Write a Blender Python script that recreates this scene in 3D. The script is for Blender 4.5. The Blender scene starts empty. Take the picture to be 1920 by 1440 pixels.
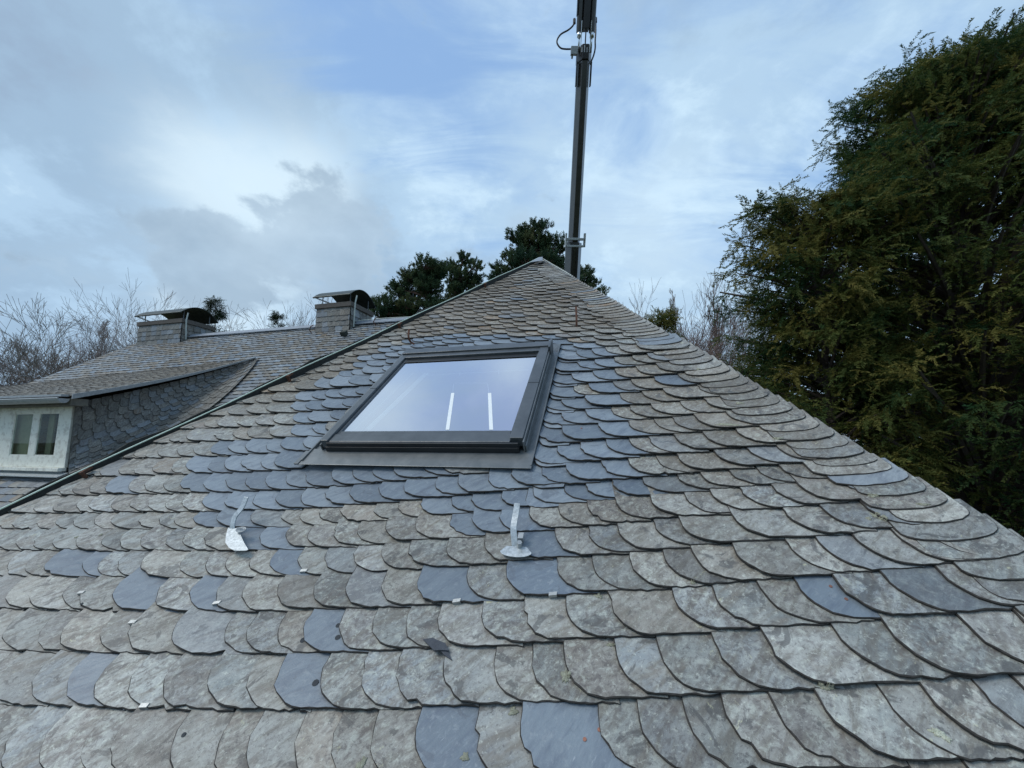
import bpy, math, random
import numpy as np
from mathutils import Matrix, Vector

# ------------------------------------------------------------------ camera, sky, sun
CAM = np.array([0.0, 0.0, 9.0])
F = 776.0                    # focal length in pixels of a 1920 wide picture
TH = math.radians(7.5)
scene = bpy.context.scene
cd = bpy.data.cameras.new("camera"); cam = bpy.data.objects.new("camera", cd)
scene.collection.objects.link(cam); scene.camera = cam
cam.location = CAM; cam.rotation_euler = (math.radians(90) + TH, 0, 0)
cd.sensor_width = 36; cd.lens = F / 1920 * 36; cd.clip_start = 0.05; cd.clip_end = 3000
scene.render.resolution_x = 1024; scene.render.resolution_y = 768

SUN_EL, SUN_AZ = 50.0, -110.0        # azimuth from +Y towards +X
scene.view_settings.view_transform = 'Standard'; scene.view_settings.look = 'None'
scene.view_settings.exposure = 0.0; scene.view_settings.gamma = 1

def ray(x, y):
    a = (x - 960) / F; b = (720 - y) / F
    return np.array([a, math.cos(TH) - b * math.sin(TH), math.sin(TH) + b * math.cos(TH)])
def at_y(x, y, Y):           # point seen at a picture position, Y metres ahead
    r = ray(x, y); return CAM + r * (Y / r[1])

class NT:
    def __init__(s, tree): s.t = tree; s.n = tree.nodes; s.l = tree.links
    def node(s, typ, **kw):
        nd = s.n.new(typ)
        for k, v in kw.items():
            if k.startswith('_'): setattr(nd, k[1:], v)
        return nd
    def link(s, a, b): s.l.new(a, b)
    def val(s, sock, v):
        if isinstance(v, bpy.types.NodeSocket): s.l.new(v, sock)
        elif v is not None: sock.default_value = v
    def math(s, op, a, b=None, c=None, clamp=False):
        m = s.n.new('ShaderNodeMath'); m.operation = op; m.use_clamp = clamp
        s.val(m.inputs[0], a)
        if b is not None: s.val(m.inputs[1], b)
        if c is not None: s.val(m.inputs[2], c)
        return m.outputs[0]
    def vmath(s, op, a, b=None):
        m = s.n.new('ShaderNodeVectorMath'); m.operation = op
        s.val(m.inputs[0], a)
        if b is not None: s.val(m.inputs[1], b)
        return m.outputs['Value'] if op in ('DOT_PRODUCT', 'LENGTH', 'DISTANCE') else m.outputs[0]
    def noise(s, vec, scale, detail=4, rough=0.55, dist=0.0, col=False):
        m = s.n.new('ShaderNodeTexNoise'); s.val(m.inputs['Vector'], vec)
        m.inputs['Scale'].default_value = scale; m.inputs['Detail'].default_value = detail
        m.inputs['Roughness'].default_value = rough; m.inputs['Distortion'].default_value = dist
        return m.outputs['Color'] if col else m.outputs['Fac']
    def ramp(s, fac, stops, interp='LINEAR'):
        m = s.n.new('ShaderNodeValToRGB'); s.val(m.inputs[0], fac); cr = m.color_ramp; cr.interpolation = interp
        while len(cr.elements) < len(stops): cr.elements.new(0.5)
        for e, (p, c) in zip(cr.elements, stops):
            e.position = p; e.color = (c, c, c, 1) if isinstance(c, (int, float)) else (*c, 1)
        return m.outputs[0]
    def mix(s, fac, a, b, blend='MIX'):
        m = s.n.new('ShaderNodeMix'); m.data_type = 'RGBA'; m.blend_type = blend
        s.val(m.inputs[0], fac)
        for i, v in ((6, a), (7, b)):
            if isinstance(v, bpy.types.NodeSocket): s.l.new(v, m.inputs[i])
            else: m.inputs[i].default_value = (*v, 1) if len(v) == 3 else v
        return m.outputs[2]
    def sep(s, v):
        m = s.n.new('ShaderNodeSeparateXYZ'); s.val(m.inputs[0], v); return m.outputs
    def comb(s, x, y, z):
        m = s.n.new('ShaderNodeCombineXYZ')
        for i, v in enumerate((x, y, z)): s.val(m.inputs[i], v)
        return m.outputs[0]
    def bump(s, h, strength=0.3, dist=0.01):
        m = s.n.new('ShaderNodeBump'); s.val(m.inputs['Height'], h)
        m.inputs['Strength'].default_value = strength; m.inputs['Distance'].default_value = dist
        return m.outputs[0]

world = bpy.data.worlds.new("World"); scene.world = world; world.use_nodes = True
w = NT(world.node_tree); world.node_tree.nodes.clear()
out = w.n.new('ShaderNodeOutputWorld'); bg = w.n.new('ShaderNodeBackground')
sky = w.n.new('ShaderNodeTexSky'); sky.sky_type = 'NISHITA'; sky.sun_disc = False
sky.sun_elevation = math.radians(SUN_EL); sky.sun_rotation = math.radians(SUN_AZ)
sky.air_density = 1.0; sky.dust_density = 1.0; sky.ozone_density = 2.0
tc = w.n.new('ShaderNodeTexCoord').outputs['Generated']
dx, dy, dz = w.sep(tc)
den = w.math('ADD', w.math('MAXIMUM', dz, 0.0), 0.35)
cv = w.comb(w.math('DIVIDE', dx, den), w.math('DIVIDE', dy, den), 0.0)
def lobe(px, py, width, amp):          # a broad cloud bank or gap in one direction of the sky
    r = ray(px, py) if py is not None else np.asarray(px, float); r = r / np.linalg.norm(r)
    d = w.vmath('DISTANCE', tc, tuple(r))
    q = w.math('DIVIDE', d, width); q = w.math('MULTIPLY', q, q)
    return w.math('MULTIPLY', w.math('POWER', 2.718, w.math('MULTIPLY', q, -1.0)), amp)
def total(base, items):
    for i in items: base = w.math('ADD', base, i)
    return base
big = w.noise(cv, 1.5, 5, 0.5, 0.25)
fine = w.noise(w.vmath('ADD', cv, (3.1, 7.7, 1.3)), 3.6, 8, 0.62, 0.15)
wisp = w.noise(w.vmath('MULTIPLY', w.vmath('ADD', cv, (9.1, 2.7, 0.3)), (1.0, 2.6, 1.0)), 2.2, 7, 0.6, 0.9)
cover = w.math('ADD', w.math('MULTIPLY', big, 0.9), w.math('MULTIPLY', wisp, 0.75))
cover = total(cover, [lobe(700, 100, .30, -.16), lobe(560, 330, .28, .05), lobe(900, 330, .22, -.06), lobe(1180, 330, .16, -.10),
                      lobe(100, 250, .45, .10), lobe(350, 480, .32, .25), lobe(650, 430, .2, .22), lobe(1300, 400, .3, .12), lobe(1150, 560, .25, .12)])
cmask = w.ramp(cover, [(0.62, 0.0), (0.98, 1.0)], 'EASE')
shade = w.math('ADD', w.math('MULTIPLY', fine, 0.9), w.math('MULTIPLY', big, 0.35))
shade = total(shade, [lobe(640, 440, .13, .22), lobe(400, 440, .11, .15), lobe(480, 560, .12, -.14), lobe(60, 240, .40, .10), lobe(150, 480, .16, -.05),
                      lobe(470, 360, .09, -.16), lobe(330, 300, .12, -.08), lobe(1000, 300, .30, -.14), lobe(1330, 400, .25, -.14), lobe(820, 350, .1, -.08), lobe(60, 520, .2, .05)])
ccol = w.ramp(shade, [(0.40, (5.9, 7.8, 9.4)), (0.56, (4.4, 6.2, 8.1)), (0.74, (3.5, 5.0, 6.7)), (0.95, (3.0, 4.15, 5.7))], 'EASE')
blue = w.ramp(dz, [(0.0, (4.8, 6.5, 8.4)), (0.35, (3.2, 5.3, 8.4)), (0.75, (2.9, 4.8, 8.0)), (1.0, (5.0, 6.1, 8.8))])
skyc = w.mix(0.85, sky.outputs[0], blue)
colr = w.mix(cmask, skyc, ccol)
# low cumulus banks with firmer edges
cum = w.noise(w.vmath('MULTIPLY', w.vmath('ADD', tc, (2.3, .7, 5.1)), (1.0, 1.0, 1.5)), 5.5, 9, .56, .1)
bright = total(w.math('MULTIPLY', fine, .55), [lobe(500, 365, .13, .42), lobe(620, 330, .09, .22), lobe(330, 300, .10, .16), lobe(430, 590, .14, .30), lobe(80, 480, .12, .12), lobe(1250, 420, .25, .18), lobe(960, 260, .3, .08),
                lobe((-.47, .40, .79), None, .17, .36), lobe((-.12, .48, .87), None, .10, .25), lobe((-.5, -.3, .8), None, .4, .3)])  # bright patches out of view overhead, added for the skylight pane to reflect
colr = w.mix(w.math('MULTIPLY', w.ramp(bright, [(.34, 0.0), (.75, 1.0)], 'EASE'), .85), colr, (7.0, 8.6, 9.7))
cl_ = total(w.math('MULTIPLY', cum, 1.0), [lobe(680, 450, .13, .34), lobe(560, 460, .09, .30), lobe(410, 450, .10, .26), lobe(330, 510, .09, .12), lobe(60, 420, .16, .08), lobe(820, 480, .12, .08)])
colr = w.mix(w.math('MULTIPLY', w.ramp(cl_, [(.66, 0.0), (.76, 1.0)], 'EASE'), .8), colr, w.ramp(cum, [(.35, (4.6, 6.0, 7.4)), (.65, (3.3, 4.5, 5.8))]))
w.link(colr, bg.inputs[0]); bg.inputs[1].default_value = 0.107
w.link(bg.outputs[0], out.inputs[0])

sl = bpy.data.lights.new("sun", 'SUN'); so = bpy.data.objects.new("sun", sl); scene.collection.objects.link(so)
sl.energy = 1.7; sl.angle = math.radians(25); sl.color = (1.0, 0.96, 0.9)
az = math.radians(SUN_AZ); el = math.radians(SUN_EL)
sd = Vector((math.sin(az) * math.cos(el), math.cos(az) * math.cos(el), math.sin(el)))
so.rotation_euler = sd.to_track_quat('Z', 'Y').to_euler(); so.location = (0, 0, 40)

# ------------------------------------------------------------------ object helpers
COL = scene.collection
def setp(o, label=None, cat=None, group=None, kind=None):
    for k, v in (('label', label), ('category', cat), ('group', group), ('kind', kind)):
        if v: o[k] = v
    return o
def empty(name, loc, label, cat, group=None):
    o = bpy.data.objects.new(name, None); COL.objects.link(o); o.location = loc
    o.empty_display_size = 0.3
    return setp(o, label, cat, group)
ROOT = {}
def origin_of(o):
    v = Vector((0, 0, 0))
    while o is not None: v = v + Vector(o.location); o = o.parent
    return v
class MB:
    """collects faces in world coordinates; build() links them as ONE mesh object"""
    def __init__(s): s.v = []; s.f = []; s.n = 0; s.at = {}
    def add(s, verts, faces, **attrs):
        verts = np.asarray(verts, float).reshape(-1, 3)
        s.v.append(verts); s.f.extend([tuple(i + s.n for i in f) for f in faces]); s.n += len(verts)
        for k, a in attrs.items(): s.at.setdefault(k, []).append(np.asarray(a, float).reshape(-1, 3))
    def box(s, o, ax, ay, az_):      # o corner; three edge vectors
        o, ax, ay, az_ = map(np.asarray, (o, ax, ay, az_))
        p = [o, o + ax, o + ax + ay, o + ay]; p = p + [q + az_ for q in p]
        s.add(p, [(0, 3, 2, 1), (4, 5, 6, 7), (0, 1, 5, 4), (1, 2, 6, 5), (2, 3, 7, 6), (3, 0, 4, 7)])
    def tube(s, pts, rad, sides=8, cap=True):
        pts = [np.asarray(p, float) for p in pts]
        if np.isscalar(rad): rad = [rad] * len(pts)
        vs = []; up = None
        for i, p in enumerate(pts):
            d = pts[min(i + 1, len(pts) - 1)] - pts[max(i - 1, 0)]; d = d / (np.linalg.norm(d) + 1e-9)
            if up is None: up = np.cross(d, [0, 0, 1.0] if abs(d[2]) < .9 else [1.0, 0, 0])
            up = up - d * (up @ d); up /= np.linalg.norm(up) + 1e-9; sd_ = np.cross(d, up)
            for k in range(sides):
                t = 2 * math.pi * k / sides; vs.append(p + rad[i] * (math.cos(t) * up + math.sin(t) * sd_))
        fs = [(i * sides + k, i * sides + (k + 1) % sides, (i + 1) * sides + (k + 1) % sides, (i + 1) * sides + k)
              for i in range(len(pts) - 1) for k in range(sides)]
        if cap: fs += [tuple(range(sides))[::-1], tuple(range((len(pts) - 1) * sides, len(pts) * sides))]
        s.add(vs, fs)
    def prism(s, poly, vec):
        poly = [np.asarray(p, float) for p in poly]; n = len(poly); vec = np.asarray(vec)
        s.add(poly + [p + vec for p in poly], [tuple(range(n))[::-1], tuple(range(n, 2 * n))] + [(i, (i + 1) % n, n + (i + 1) % n, n + i) for i in range(n)])
    def build(s, name, mat, parent=None, smooth=False, label=None, cat=None, group=None, kind=None, origin=None, bevel=0):
        v = np.concatenate(s.v)
        if parent is not None: org = np.array(origin_of(parent)); loc = np.zeros(3)
        elif origin is not None: org = np.asarray(origin, float); loc = org
        else: org = np.zeros(3); loc = org
        me = bpy.data.meshes.new(name)
        me.from_pydata((v - org).tolist(), [], s.f); me.materials.append(mat)
        if getattr(s, 'mi', None): me.materials.append(M_EDGE); me.polygons.foreach_set('material_index', s.mi)
        for k, a in s.at.items():
            a = np.concatenate(a); at = me.attributes.new(k, 'FLOAT_VECTOR', 'POINT'); at.data.foreach_set('vector', a.astype(np.float32).ravel())
        if smooth: me.polygons.foreach_set('use_smooth', [True] * len(me.polygons))
        me.update()
        o = bpy.data.objects.new(name, me); COL.objects.link(o)
        if parent is not None: o.parent = parent
        else: o.location = loc
        if bevel:
            b = o.modifiers.new('bevel', 'BEVEL'); b.width = bevel; b.segments = 2; b.limit_method = 'ANGLE'
        return setp(o, label, cat, group, kind)
def big_mesh(name, V, quads, mat, parent, attrs=None):
    """numpy quads straight into a mesh"""
    org = np.array(origin_of(parent)); me = bpy.data.meshes.new(name)
    V = (V - org).astype(np.float32); nf = len(quads); k = quads.shape[1]
    me.vertices.add(len(V)); me.vertices.foreach_set('co', V.ravel())
    me.loops.add(nf * k); me.loops.foreach_set('vertex_index', quads.astype(np.int32).ravel())
    me.polygons.add(nf); me.polygons.foreach_set('loop_start', np.arange(0, nf * k, k, dtype=np.int32))
    me.update(calc_edges=True)
    for kk, a in (attrs or {}).items():
        at = me.attributes.new(kk, 'FLOAT_VECTOR', 'POINT'); at.data.foreach_set('vector', a.astype(np.float32).ravel())
    me.materials.append(mat); me.validate()
    o = bpy.data.objects.new(name, me); COL.objects.link(o); o.parent = parent
    return o

# ------------------------------------------------------------------ materials
def mat(name, col=(.5, .5, .5), rough=.6, metal=0.0, spec=.5):
    m = bpy.data.materials.new(name); m.use_nodes = True; t = NT(m.node_tree)
    b = m.node_tree.nodes['Principled BSDF']
    b.inputs['Base Color'].default_value = (*col, 1); b.inputs['Roughness'].default_value = rough
    b.inputs['Metallic'].default_value = metal; b.inputs['Specular IOR Level'].default_value = spec
    return m, t, b
def objco(t): return t.n.new('ShaderNodeTexCoord').outputs['Object']
def attr(t, name):
    a = t.n.new('ShaderNodeAttribute'); a.attribute_name = name; return a.outputs['Vector']

def slate_material(name, dark=1.0, brown=0.0, moss=0.0):
    m, t, b = mat(name, rough=.6)
    tone = attr(t, 'tone'); loc = attr(t, 'loc')
    nw, r1, r2 = t.sep(tone)
    lx, ly, lz = t.sep(loc)
    # cleavage streaks run diagonally and differently on every slate
    ang = t.math('ADD', .75, t.math('MULTIPLY', t.math('SUBTRACT', r2, .5), .7))
    vr = t.n.new('ShaderNodeVectorRotate'); vr.rotation_type = 'Z_AXIS'; t.val(vr.inputs['Vector'], loc); t.val(vr.inputs['Angle'], t.math('MULTIPLY', ang, -1.0))
    st = t.vmath('MULTIPLY', vr.outputs[0], (0.30, 1.0, 1.0))
    mott = t.noise(st, 26, 6, .62, .4)
    blot = t.noise(loc, 13, 5, .6, .6)
    fine_ = t.noise(loc, 95, 6, .75, .3)
    grain = t.noise(t.vmath('MULTIPLY', vr.outputs[0], (.25, 1, 1)), 120, 4, .7)
    k = dark
    base = t.ramp(r1, [(0.0, (.135 * k, .152 * k, .150 * k)), (0.25, (.235 * k, .250 * k, .235 * k)), (0.45, (.215 * k, .192 * k, .160 * k)),
                       (0.62, (.190 * k, .215 * k, .225 * k)), (0.8, (.265 * k, .258 * k, .225 * k)), (1.0, (.168 * k, .172 * k, .168 * k))])
    pale = t.ramp(t.noise(loc, 9, 4, .6, .3), [(.42, 0.0), (.62, 1.0)])
    c = t.mix(t.math('MULTIPLY', pale, .55), base, (.34 * k, .345 * k, .315 * k))
    c = t.mix(t.math('MULTIPLY', t.ramp(mott, [(.45, 0.0), (.62, 1.0)]), .75), c, (.112 * k, .104 * k, .086 * k))
    c = t.mix(t.math('MULTIPLY', t.ramp(blot, [(.52, 0.0), (.70, 1.0)]), .42 + brown), c, (.150 * k, .122 * k, .098 * k))
    area = t.noise(t.vmath('MULTIPLY', objco(t), (1.0, 1.0, 1.0)), .55, 4, .6, .5)
    oz = t.sep(objco(t))[2]
    up_ = t.ramp(t.math('DIVIDE', t.math('SUBTRACT', oz, 8.0), 4.0), [(.12, .25), (.45, 1.0)])
    c = t.mix(t.math('MULTIPLY', t.math('MULTIPLY', t.ramp(area, [(.36, 0.0), (.54, 1.0)]), up_), .80), c, (.128 * k, .098 * k, .062 * k))
    r4 = t.n.new('ShaderNodeTexWhiteNoise'); r4.noise_dimensions = '2D'; t.link(t.comb(r2, r1, 0.0), r4.inputs['Vector']); wq = t.math('ADD', .15, r4.outputs[0])
    midn = t.noise(t.vmath('ADD', loc, (5.3, 2.7, 9.5)), 42, 5, .68, .5)
    c = t.mix(t.math('MULTIPLY', t.ramp(midn, [(.52, 0.0), (.60, 1.0)]), t.math('MULTIPLY', wq, .66)), c, (.080 * k, .068 * k, .062 * k))
    c = t.mix(t.math('MULTIPLY', t.ramp(midn, [(.37, 1.0), (.46, 0.0)]), t.math('MULTIPLY', wq, .48)), c, (.40 * k, .42 * k, .36 * k))
    stain = t.ramp(t.noise(t.vmath('ADD', loc, (1.3, 12.7, 2.5)), 8, 5, .6, 1.2), [(.59, 0.0), (.63, 1.0)])
    c = t.mix(t.math('MULTIPLY', stain, .7), c, (.062 * k, .060 * k, .056 * k))
    spk = t.ramp(fine_, [(.55, 0.0), (.64, 1.0)])
    c = t.mix(t.math('MULTIPLY', spk, .7), c, (.075 * k, .070 * k, .068 * k))
    spl = t.ramp(t.noise(t.vmath('ADD', loc, (3.3, 1.7, 5.5)), 62, 5, .7, .5), [(.58, 0.0), (.68, 1.0)])
    c = t.mix(t.math('MULTIPLY', spl, .6), c, (.42 * k, .43 * k, .37 * k))
    lich = t.ramp(t.noise(t.vmath('ADD', loc, (8.3, 4.7, 1.5)), 17, 6, .72, .8), [(.655, 0.0), (.70, 1.0)])
    c = t.mix(t.math('MULTIPLY', lich, .7), c, (.40 * k, .39 * k, .25 * k))
    rust = t.ramp(r2, [(.96, 0.0), (.995, 1.0)])
    c = t.mix(t.math('MULTIPLY', t.math('MULTIPLY', rust, t.ramp(mott, [(.35, 0.0), (.6, 1.0)])), .55), c, (.22 * k, .13 * k, .055 * k))
    # new slates: smooth blue grey, pale streaks and few scratches
    nb = t.ramp(r1, [(0.0, (.150, .182, .210)), (.5, (.195, .232, .262)), (1.0, (.245, .28, .305))])
    nb = t.mix(t.math('MULTIPLY', t.ramp(grain, [(.5, 0.0), (.75, 1.0)]), .45), nb, (.26, .30, .34))
    nb = t.mix(t.math('MULTIPLY', t.ramp(mott, [(.45, 0.0), (.66, 1.0)]), .5), nb, (.09, .11, .15))
    scr = t.ramp(t.noise(t.vmath('MULTIPLY', vr.outputs[0], (.12, 1, 1)), 70, 3, .8), [(.70, 0.0), (.73, 1.0)])
    nb = t.mix(t.math('MULTIPLY', scr, .6), nb, (.42, .45, .47))
    if moss: c = t.mix(t.math('MULTIPLY', t.ramp(t.noise(objco(t), 1.6, 6, .7, .6), [(.35, .35), (.6, 1.0)]), moss), c, (.125, .088, .040))
    r3 = t.n.new('ShaderNodeTexWhiteNoise'); r3.noise_dimensions = '2D'; t.link(t.comb(r1, r2, 0.0), r3.inputs['Vector'])
    br = t.math('ADD', .68, t.math('MULTIPLY', r3.outputs[0], .62)); c = t.mix(1.0, c, t.comb(br, br, br), 'MULTIPLY')
    nb = t.mix(t.math('MULTIPLY', t.ramp(midn, [(.55, 0.0), (.66, 1.0)]), .35), nb, (.33, .36, .37))
    nb = t.mix(t.math('MULTIPLY', stain, .4), nb, (.09, .10, .12))
    br2 = t.math('ADD', .82, t.math('MULTIPLY', r3.outputs[0], .36)); nb = t.mix(1.0, nb, t.comb(br2, br2, br2), 'MULTIPLY')
    c = t.mix(nw, c, nb)
    t.link(c, b.inputs['Base Color'])
    rg = t.math('ADD', .50, t.math('MULTIPLY', t.math('SUBTRACT', fine_, .5), .3)); rg = t.math('SUBTRACT', rg, t.math('MULTIPLY', nw, .08))
    t.link(rg, b.inputs['Roughness'])
    hgt = t.math('ADD', t.math('MULTIPLY', grain, .5), t.math('ADD', mott, t.math('MULTIPLY', fine_, .5)))
    t.link(t.bump(hgt, .55, .004), b.inputs['Normal'])
    return m
M_SLATE = slate_material('weathered_slate', 1.44)
M_SLATE_FAR = slate_material('rear_slate', 1.15, .3, .22)
M_EDGE = None
M_SLATE_DARK = slate_material('cheek_slate', .80)

def simple(name, col, col2, rough=.5, metal=0.0, scale=8, bump=.2, bd=.002, spec=.5, detail=5, thr=(.35, .65)):
    m, t, b = mat(name, col, rough, metal, spec)
    co = objco(t); n1 = t.noise(co, scale, detail, .65, .3)
    t.link(t.mix(t.ramp(n1, [(thr[0], 0.0), (thr[1], 1.0)]), col, col2), b.inputs['Base Color'])
    n2 = t.noise(co, scale * 6, 4, .7)
    t.link(t.math('ADD', rough - .08, t.math('MULTIPLY', n2, .16)), b.inputs['Roughness'])
    if bump: t.link(t.bump(n2, bump, bd), b.inputs['Normal'])
    return m
M_ALU = simple('grey_aluminium', (.070, .080, .087), (.108, .120, .128), .36, .25, 6, .08, spec=.6)
M_ALU_D = simple('dark_aluminium_and_shade', (.022, .025, .028), (.032, .036, .040), .42, .3, 6, .05)
M_FLASH = simple('flashing_metal', (.13, .145, .15), (.20, .21, .21), .36, .35, 9, .12, .001, .6)
M_EDGE = simple('slate_edge_dirt_and_shade', (.022, .020, .018), (.055, .050, .044), .9, 0, 40, .3)  # dirty broken slate sides, coloured darker still to deepen the shadow gaps
M_GALV = simple('galvanised_steel', (.36, .39, .40), (.60, .64, .65), .42, .5, 75, .2)
M_GALV_D = simple('dull_zinc', (.30, .32, .33), (.42, .44, .44), .5, .4, 30, .2)
M_RUST = simple('rusty_iron', (.16, .065, .035), (.075, .04, .03), .8, .1, 60, .5)
M_PATINA = simple('green_copper_cable', (.52, .66, .54), (.70, .80, .69), .55, .1, 40, .2)
M_PALEWIRE = simple('pale_wire', (.55, .60, .55), (.40, .44, .42), .6, .1, 40, .1)
M_BLACK = simple('black_boards_and_shade', (.012, .013, .012), (.03, .032, .028), .8, 0, 30, .4, .004)  # boarding, and the hip edge whose shade is put in as black
M_LEAD = simple('ridge_lead', (.22, .25, .29), (.30, .33, .36), .5, .1, 10, .2)
M_WHITE = simple('weathered_white_paint', (.80, .80, .71), (.50, .47, .40), .75, 0, 14, .5, .003, thr=(.48, .74))
M_WOODG = simple('grey_fascia', (.16, .15, .12), (.10, .095, .08), .8, 0, 14, .3)
M_WALL = simple('render_wall', (.55, .52, .46), (.48, .45, .40), .9, 0, 4, .3)
M_CROWN = simple('chimney_crown', (.085, .075, .065), (.12, .105, .09), .8, 0, 20, .4)
M_COWL = simple('cowl_metal', (.020, .028, .026), (.045, .060, .055), .45, .4, 7, .15)
M_BOOM = simple('boom_paint', (.014, .015, .013), (.030, .030, .025), .30, .1, 5, .1, spec=.7)
M_BOOM2 = simple('boom_dark', (.012, .012, .013), (.02, .02, .02), .35, .1, 5, .1)
M_CHROME = simple('polished_rod', (.75, .77, .78), (.6, .62, .63), .15, 1.0, 10, 0)
M_HOSE = simple('rubber_hose', (.012, .012, .014), (.02, .02, .022), .5, 0, 20, .1)
M_LICHEN = simple('lichen', (.56, .56, .42), (.34, .34, .25), .95, 0, 120, 1.0, .006)
M_LICHENW = simple('pale_lichen', (.80, .82, .66), (.62, .64, .48), .95, 0, 60, 1.0, .006)
M_SHARD = simple('dark_slate_shard', (.035, .042, .055), (.06, .07, .085), .6, 0, 40, .6, .004)
M_FELT = simple('felt_disc', (.025, .03, .035), (.04, .046, .05), .8, 0, 60, .4)
M_COPPER = simple('copper_nail', (.34, .15, .10), (.22, .11, .08), .5, .5, 80, .2)
M_CLIP = simple('clip_metal', (.48, .50, .49), (.33, .34, .33), .45, .5, 60, .2)
M_CURT = simple('curtain', (.42, .37, .25), (.33, .29, .19), .9, 0, 10, .2)
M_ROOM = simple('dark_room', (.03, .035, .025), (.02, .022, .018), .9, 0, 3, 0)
M_LINING = simple('white_lining', (.80, .82, .84), (.76, .78, .80), .6, 0, 3, 0)
M_STRIP = simple('white_strip', (.86, .88, .86), (.80, .82, .80), .5, 0, 30, 0)
M_BARK = simple('brown_bark', (.095, .070, .052), (.055, .042, .034), .9, 0, 12, .6, .02)
M_BARKP = simple('pine_bark', (.12, .065, .045), (.065, .045, .036), .9, 0, 8, .6, .02)
M_TWIG = simple('grey_twigs', (.23, .195, .17), (.14, .12, .105), .9, 0, 1.5, 0)
M_TWIGR = simple('reddish_twigs', (.24, .175, .15), (.14, .10, .09), .9, 0, 1.5, 0)
M_TWIGP = simple('pale_birch_twigs', (.36, .33, .31), (.22, .19, .18), .9, 0, 1.5, 0)

def glass_material(name, refl, tint):
    m = bpy.data.materials.new(name); m.use_nodes = True; t = NT(m.node_tree); t.n.clear()
    o = t.n.new('ShaderNodeOutputMaterial'); g = t.n.new('ShaderNodeBsdfGlossy'); tr = t.n.new('ShaderNodeBsdfTransparent')
    g.inputs['Roughness'].default_value = .015; g.inputs['Color'].default_value = (*tint, 1)
    tr.inputs['Color'].default_value = (.80, .86, .84, 1)
    fr = t.n.new('ShaderNodeFresnel'); fr.inputs[0].default_value = 1.5
    fac = t.math('ADD', t.math('MULTIPLY', fr.outputs[0], 1.6 if refl > .1 else .7), refl, clamp=True)
    geo = t.n.new('ShaderNodeNewGeometry'); fac = t.math('MULTIPLY', fac, t.math('SUBTRACT', 1.0, geo.outputs['Backfacing']))
    co = objco(t); t.link(t.bump(t.noise(co, 1.2, 2, .5), .03, .01), g.inputs['Normal'])
    mx = t.n.new('ShaderNodeMixShader'); t.link(fac, mx.inputs[0]); t.link(tr.outputs[0], mx.inputs[1]); t.link(g.outputs[0], mx.inputs[2])
    t.link(mx.outputs[0], o.inputs[0]); return m
M_GLASS = glass_material('coated_glass', .60, (.92, .93, 1.0))
M_PANE = glass_material('old_pane', .0, (.9, .95, .9))

def foliage_material(name, c1, c2, c3, trans=.25):
    m = bpy.data.materials.new(name); m.use_nodes = True; t = NT(m.node_tree); b = m.node_tree.nodes['Principled BSDF']
    v = attr(t, 'tone'); a, bb, cc = t.sep(v)
    c = t.ramp(a, [(0, c1), (.5, c2), (1, c3)])
    t.link(c, b.inputs['Base Color']); b.inputs['Roughness'].default_value = .6; b.inputs['Specular IOR Level'].default_value = .12
    tr = t.n.new('ShaderNodeBsdfTranslucent'); t.link(c, tr.inputs[0])
    mx = t.n.new('ShaderNodeMixShader'); mx.inputs[0].default_value = trans
    o = m.node_tree.nodes['Material Output']; t.link(b.outputs[0], mx.inputs[1]); t.link(tr.outputs[0], mx.inputs[2]); t.link(mx.outputs[0], o.inputs[0])
    return m
M_YEW = foliage_material('yew_foliage', (.024, .062, .024), (.085, .110, .030), (.185, .165, .045), .40)
M_PINE = foliage_material('pine_needles', (.030, .065, .040), (.065, .105, .050), (.12, .135, .06), .3)
M_SPRUCE = foliage_material('spruce_needles', (.020, .038, .022), (.035, .055, .028), (.06, .065, .03), .15)

# ------------------------------------------------------------------ ground
g = MB(); N = 40
xs = np.linspace(-1200, 1200, N); V = [(x, y, 0) for y in xs for x in xs]
g.add(V, [(j * N + i, j * N + i + 1, (j + 1) * N + i + 1, (j + 1) * N + i) for j in range(N - 1) for i in range(N - 1)])
gm = simple('grass_ground', (.055, .075, .025), (.09, .085, .04), .95, 0, .3, .5, .05)
g.build('ground', gm, kind='structure')

# ------------------------------------------------------------------ roof frame of reference
def vp(x, y): r = ray(x, y); return r / np.linalg.norm(r)
D1 = -vp(-2100, 822); D1[2] = 0; D1 /= np.linalg.norm(D1)          # along the eaves, to the right
D2 = vp(1141.6, 265); D2 -= D1 * (D1 @ D2); D2 /= np.linalg.norm(D2)   # up the slope
NR = np.cross(D1, D2)                                             # out of the roof
HM = np.array([-D1[1], D1[0], 0.0])                               # level, away from the viewer
H1 = 1.436                                                        # the eye stands this far off the front roof
UPZ = np.array([0, 0, 1.0])
def F3(u, v, h=0.0): return CAM + u * D1 + v * D2 + (h - H1) * NR
def F3a(U, V, H): return CAM + np.outer(U, D1) + np.outer(V, D2) + np.outer(H - H1, NR)
def uv(x, y, h=0.0):
    r = ray(x, y); p = r * (-(H1 - h) / (r @ NR)); return float(p @ D1), float(p @ D2)
def UL(v): return -1.075 - 0.487 * (6.36 - v)      # left hip
def UR(v): return -1.045 + 0.4635 * (6.36 - v)     # right hip
VE = -0.9                                          # eave
VA = 6.33

house = empty('house', tuple(F3(-.8, 3)[:2]) + (0.0,), 'slate roofed house with scalloped slates, two capped chimneys, a dormer and a skylight', 'house')

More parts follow.
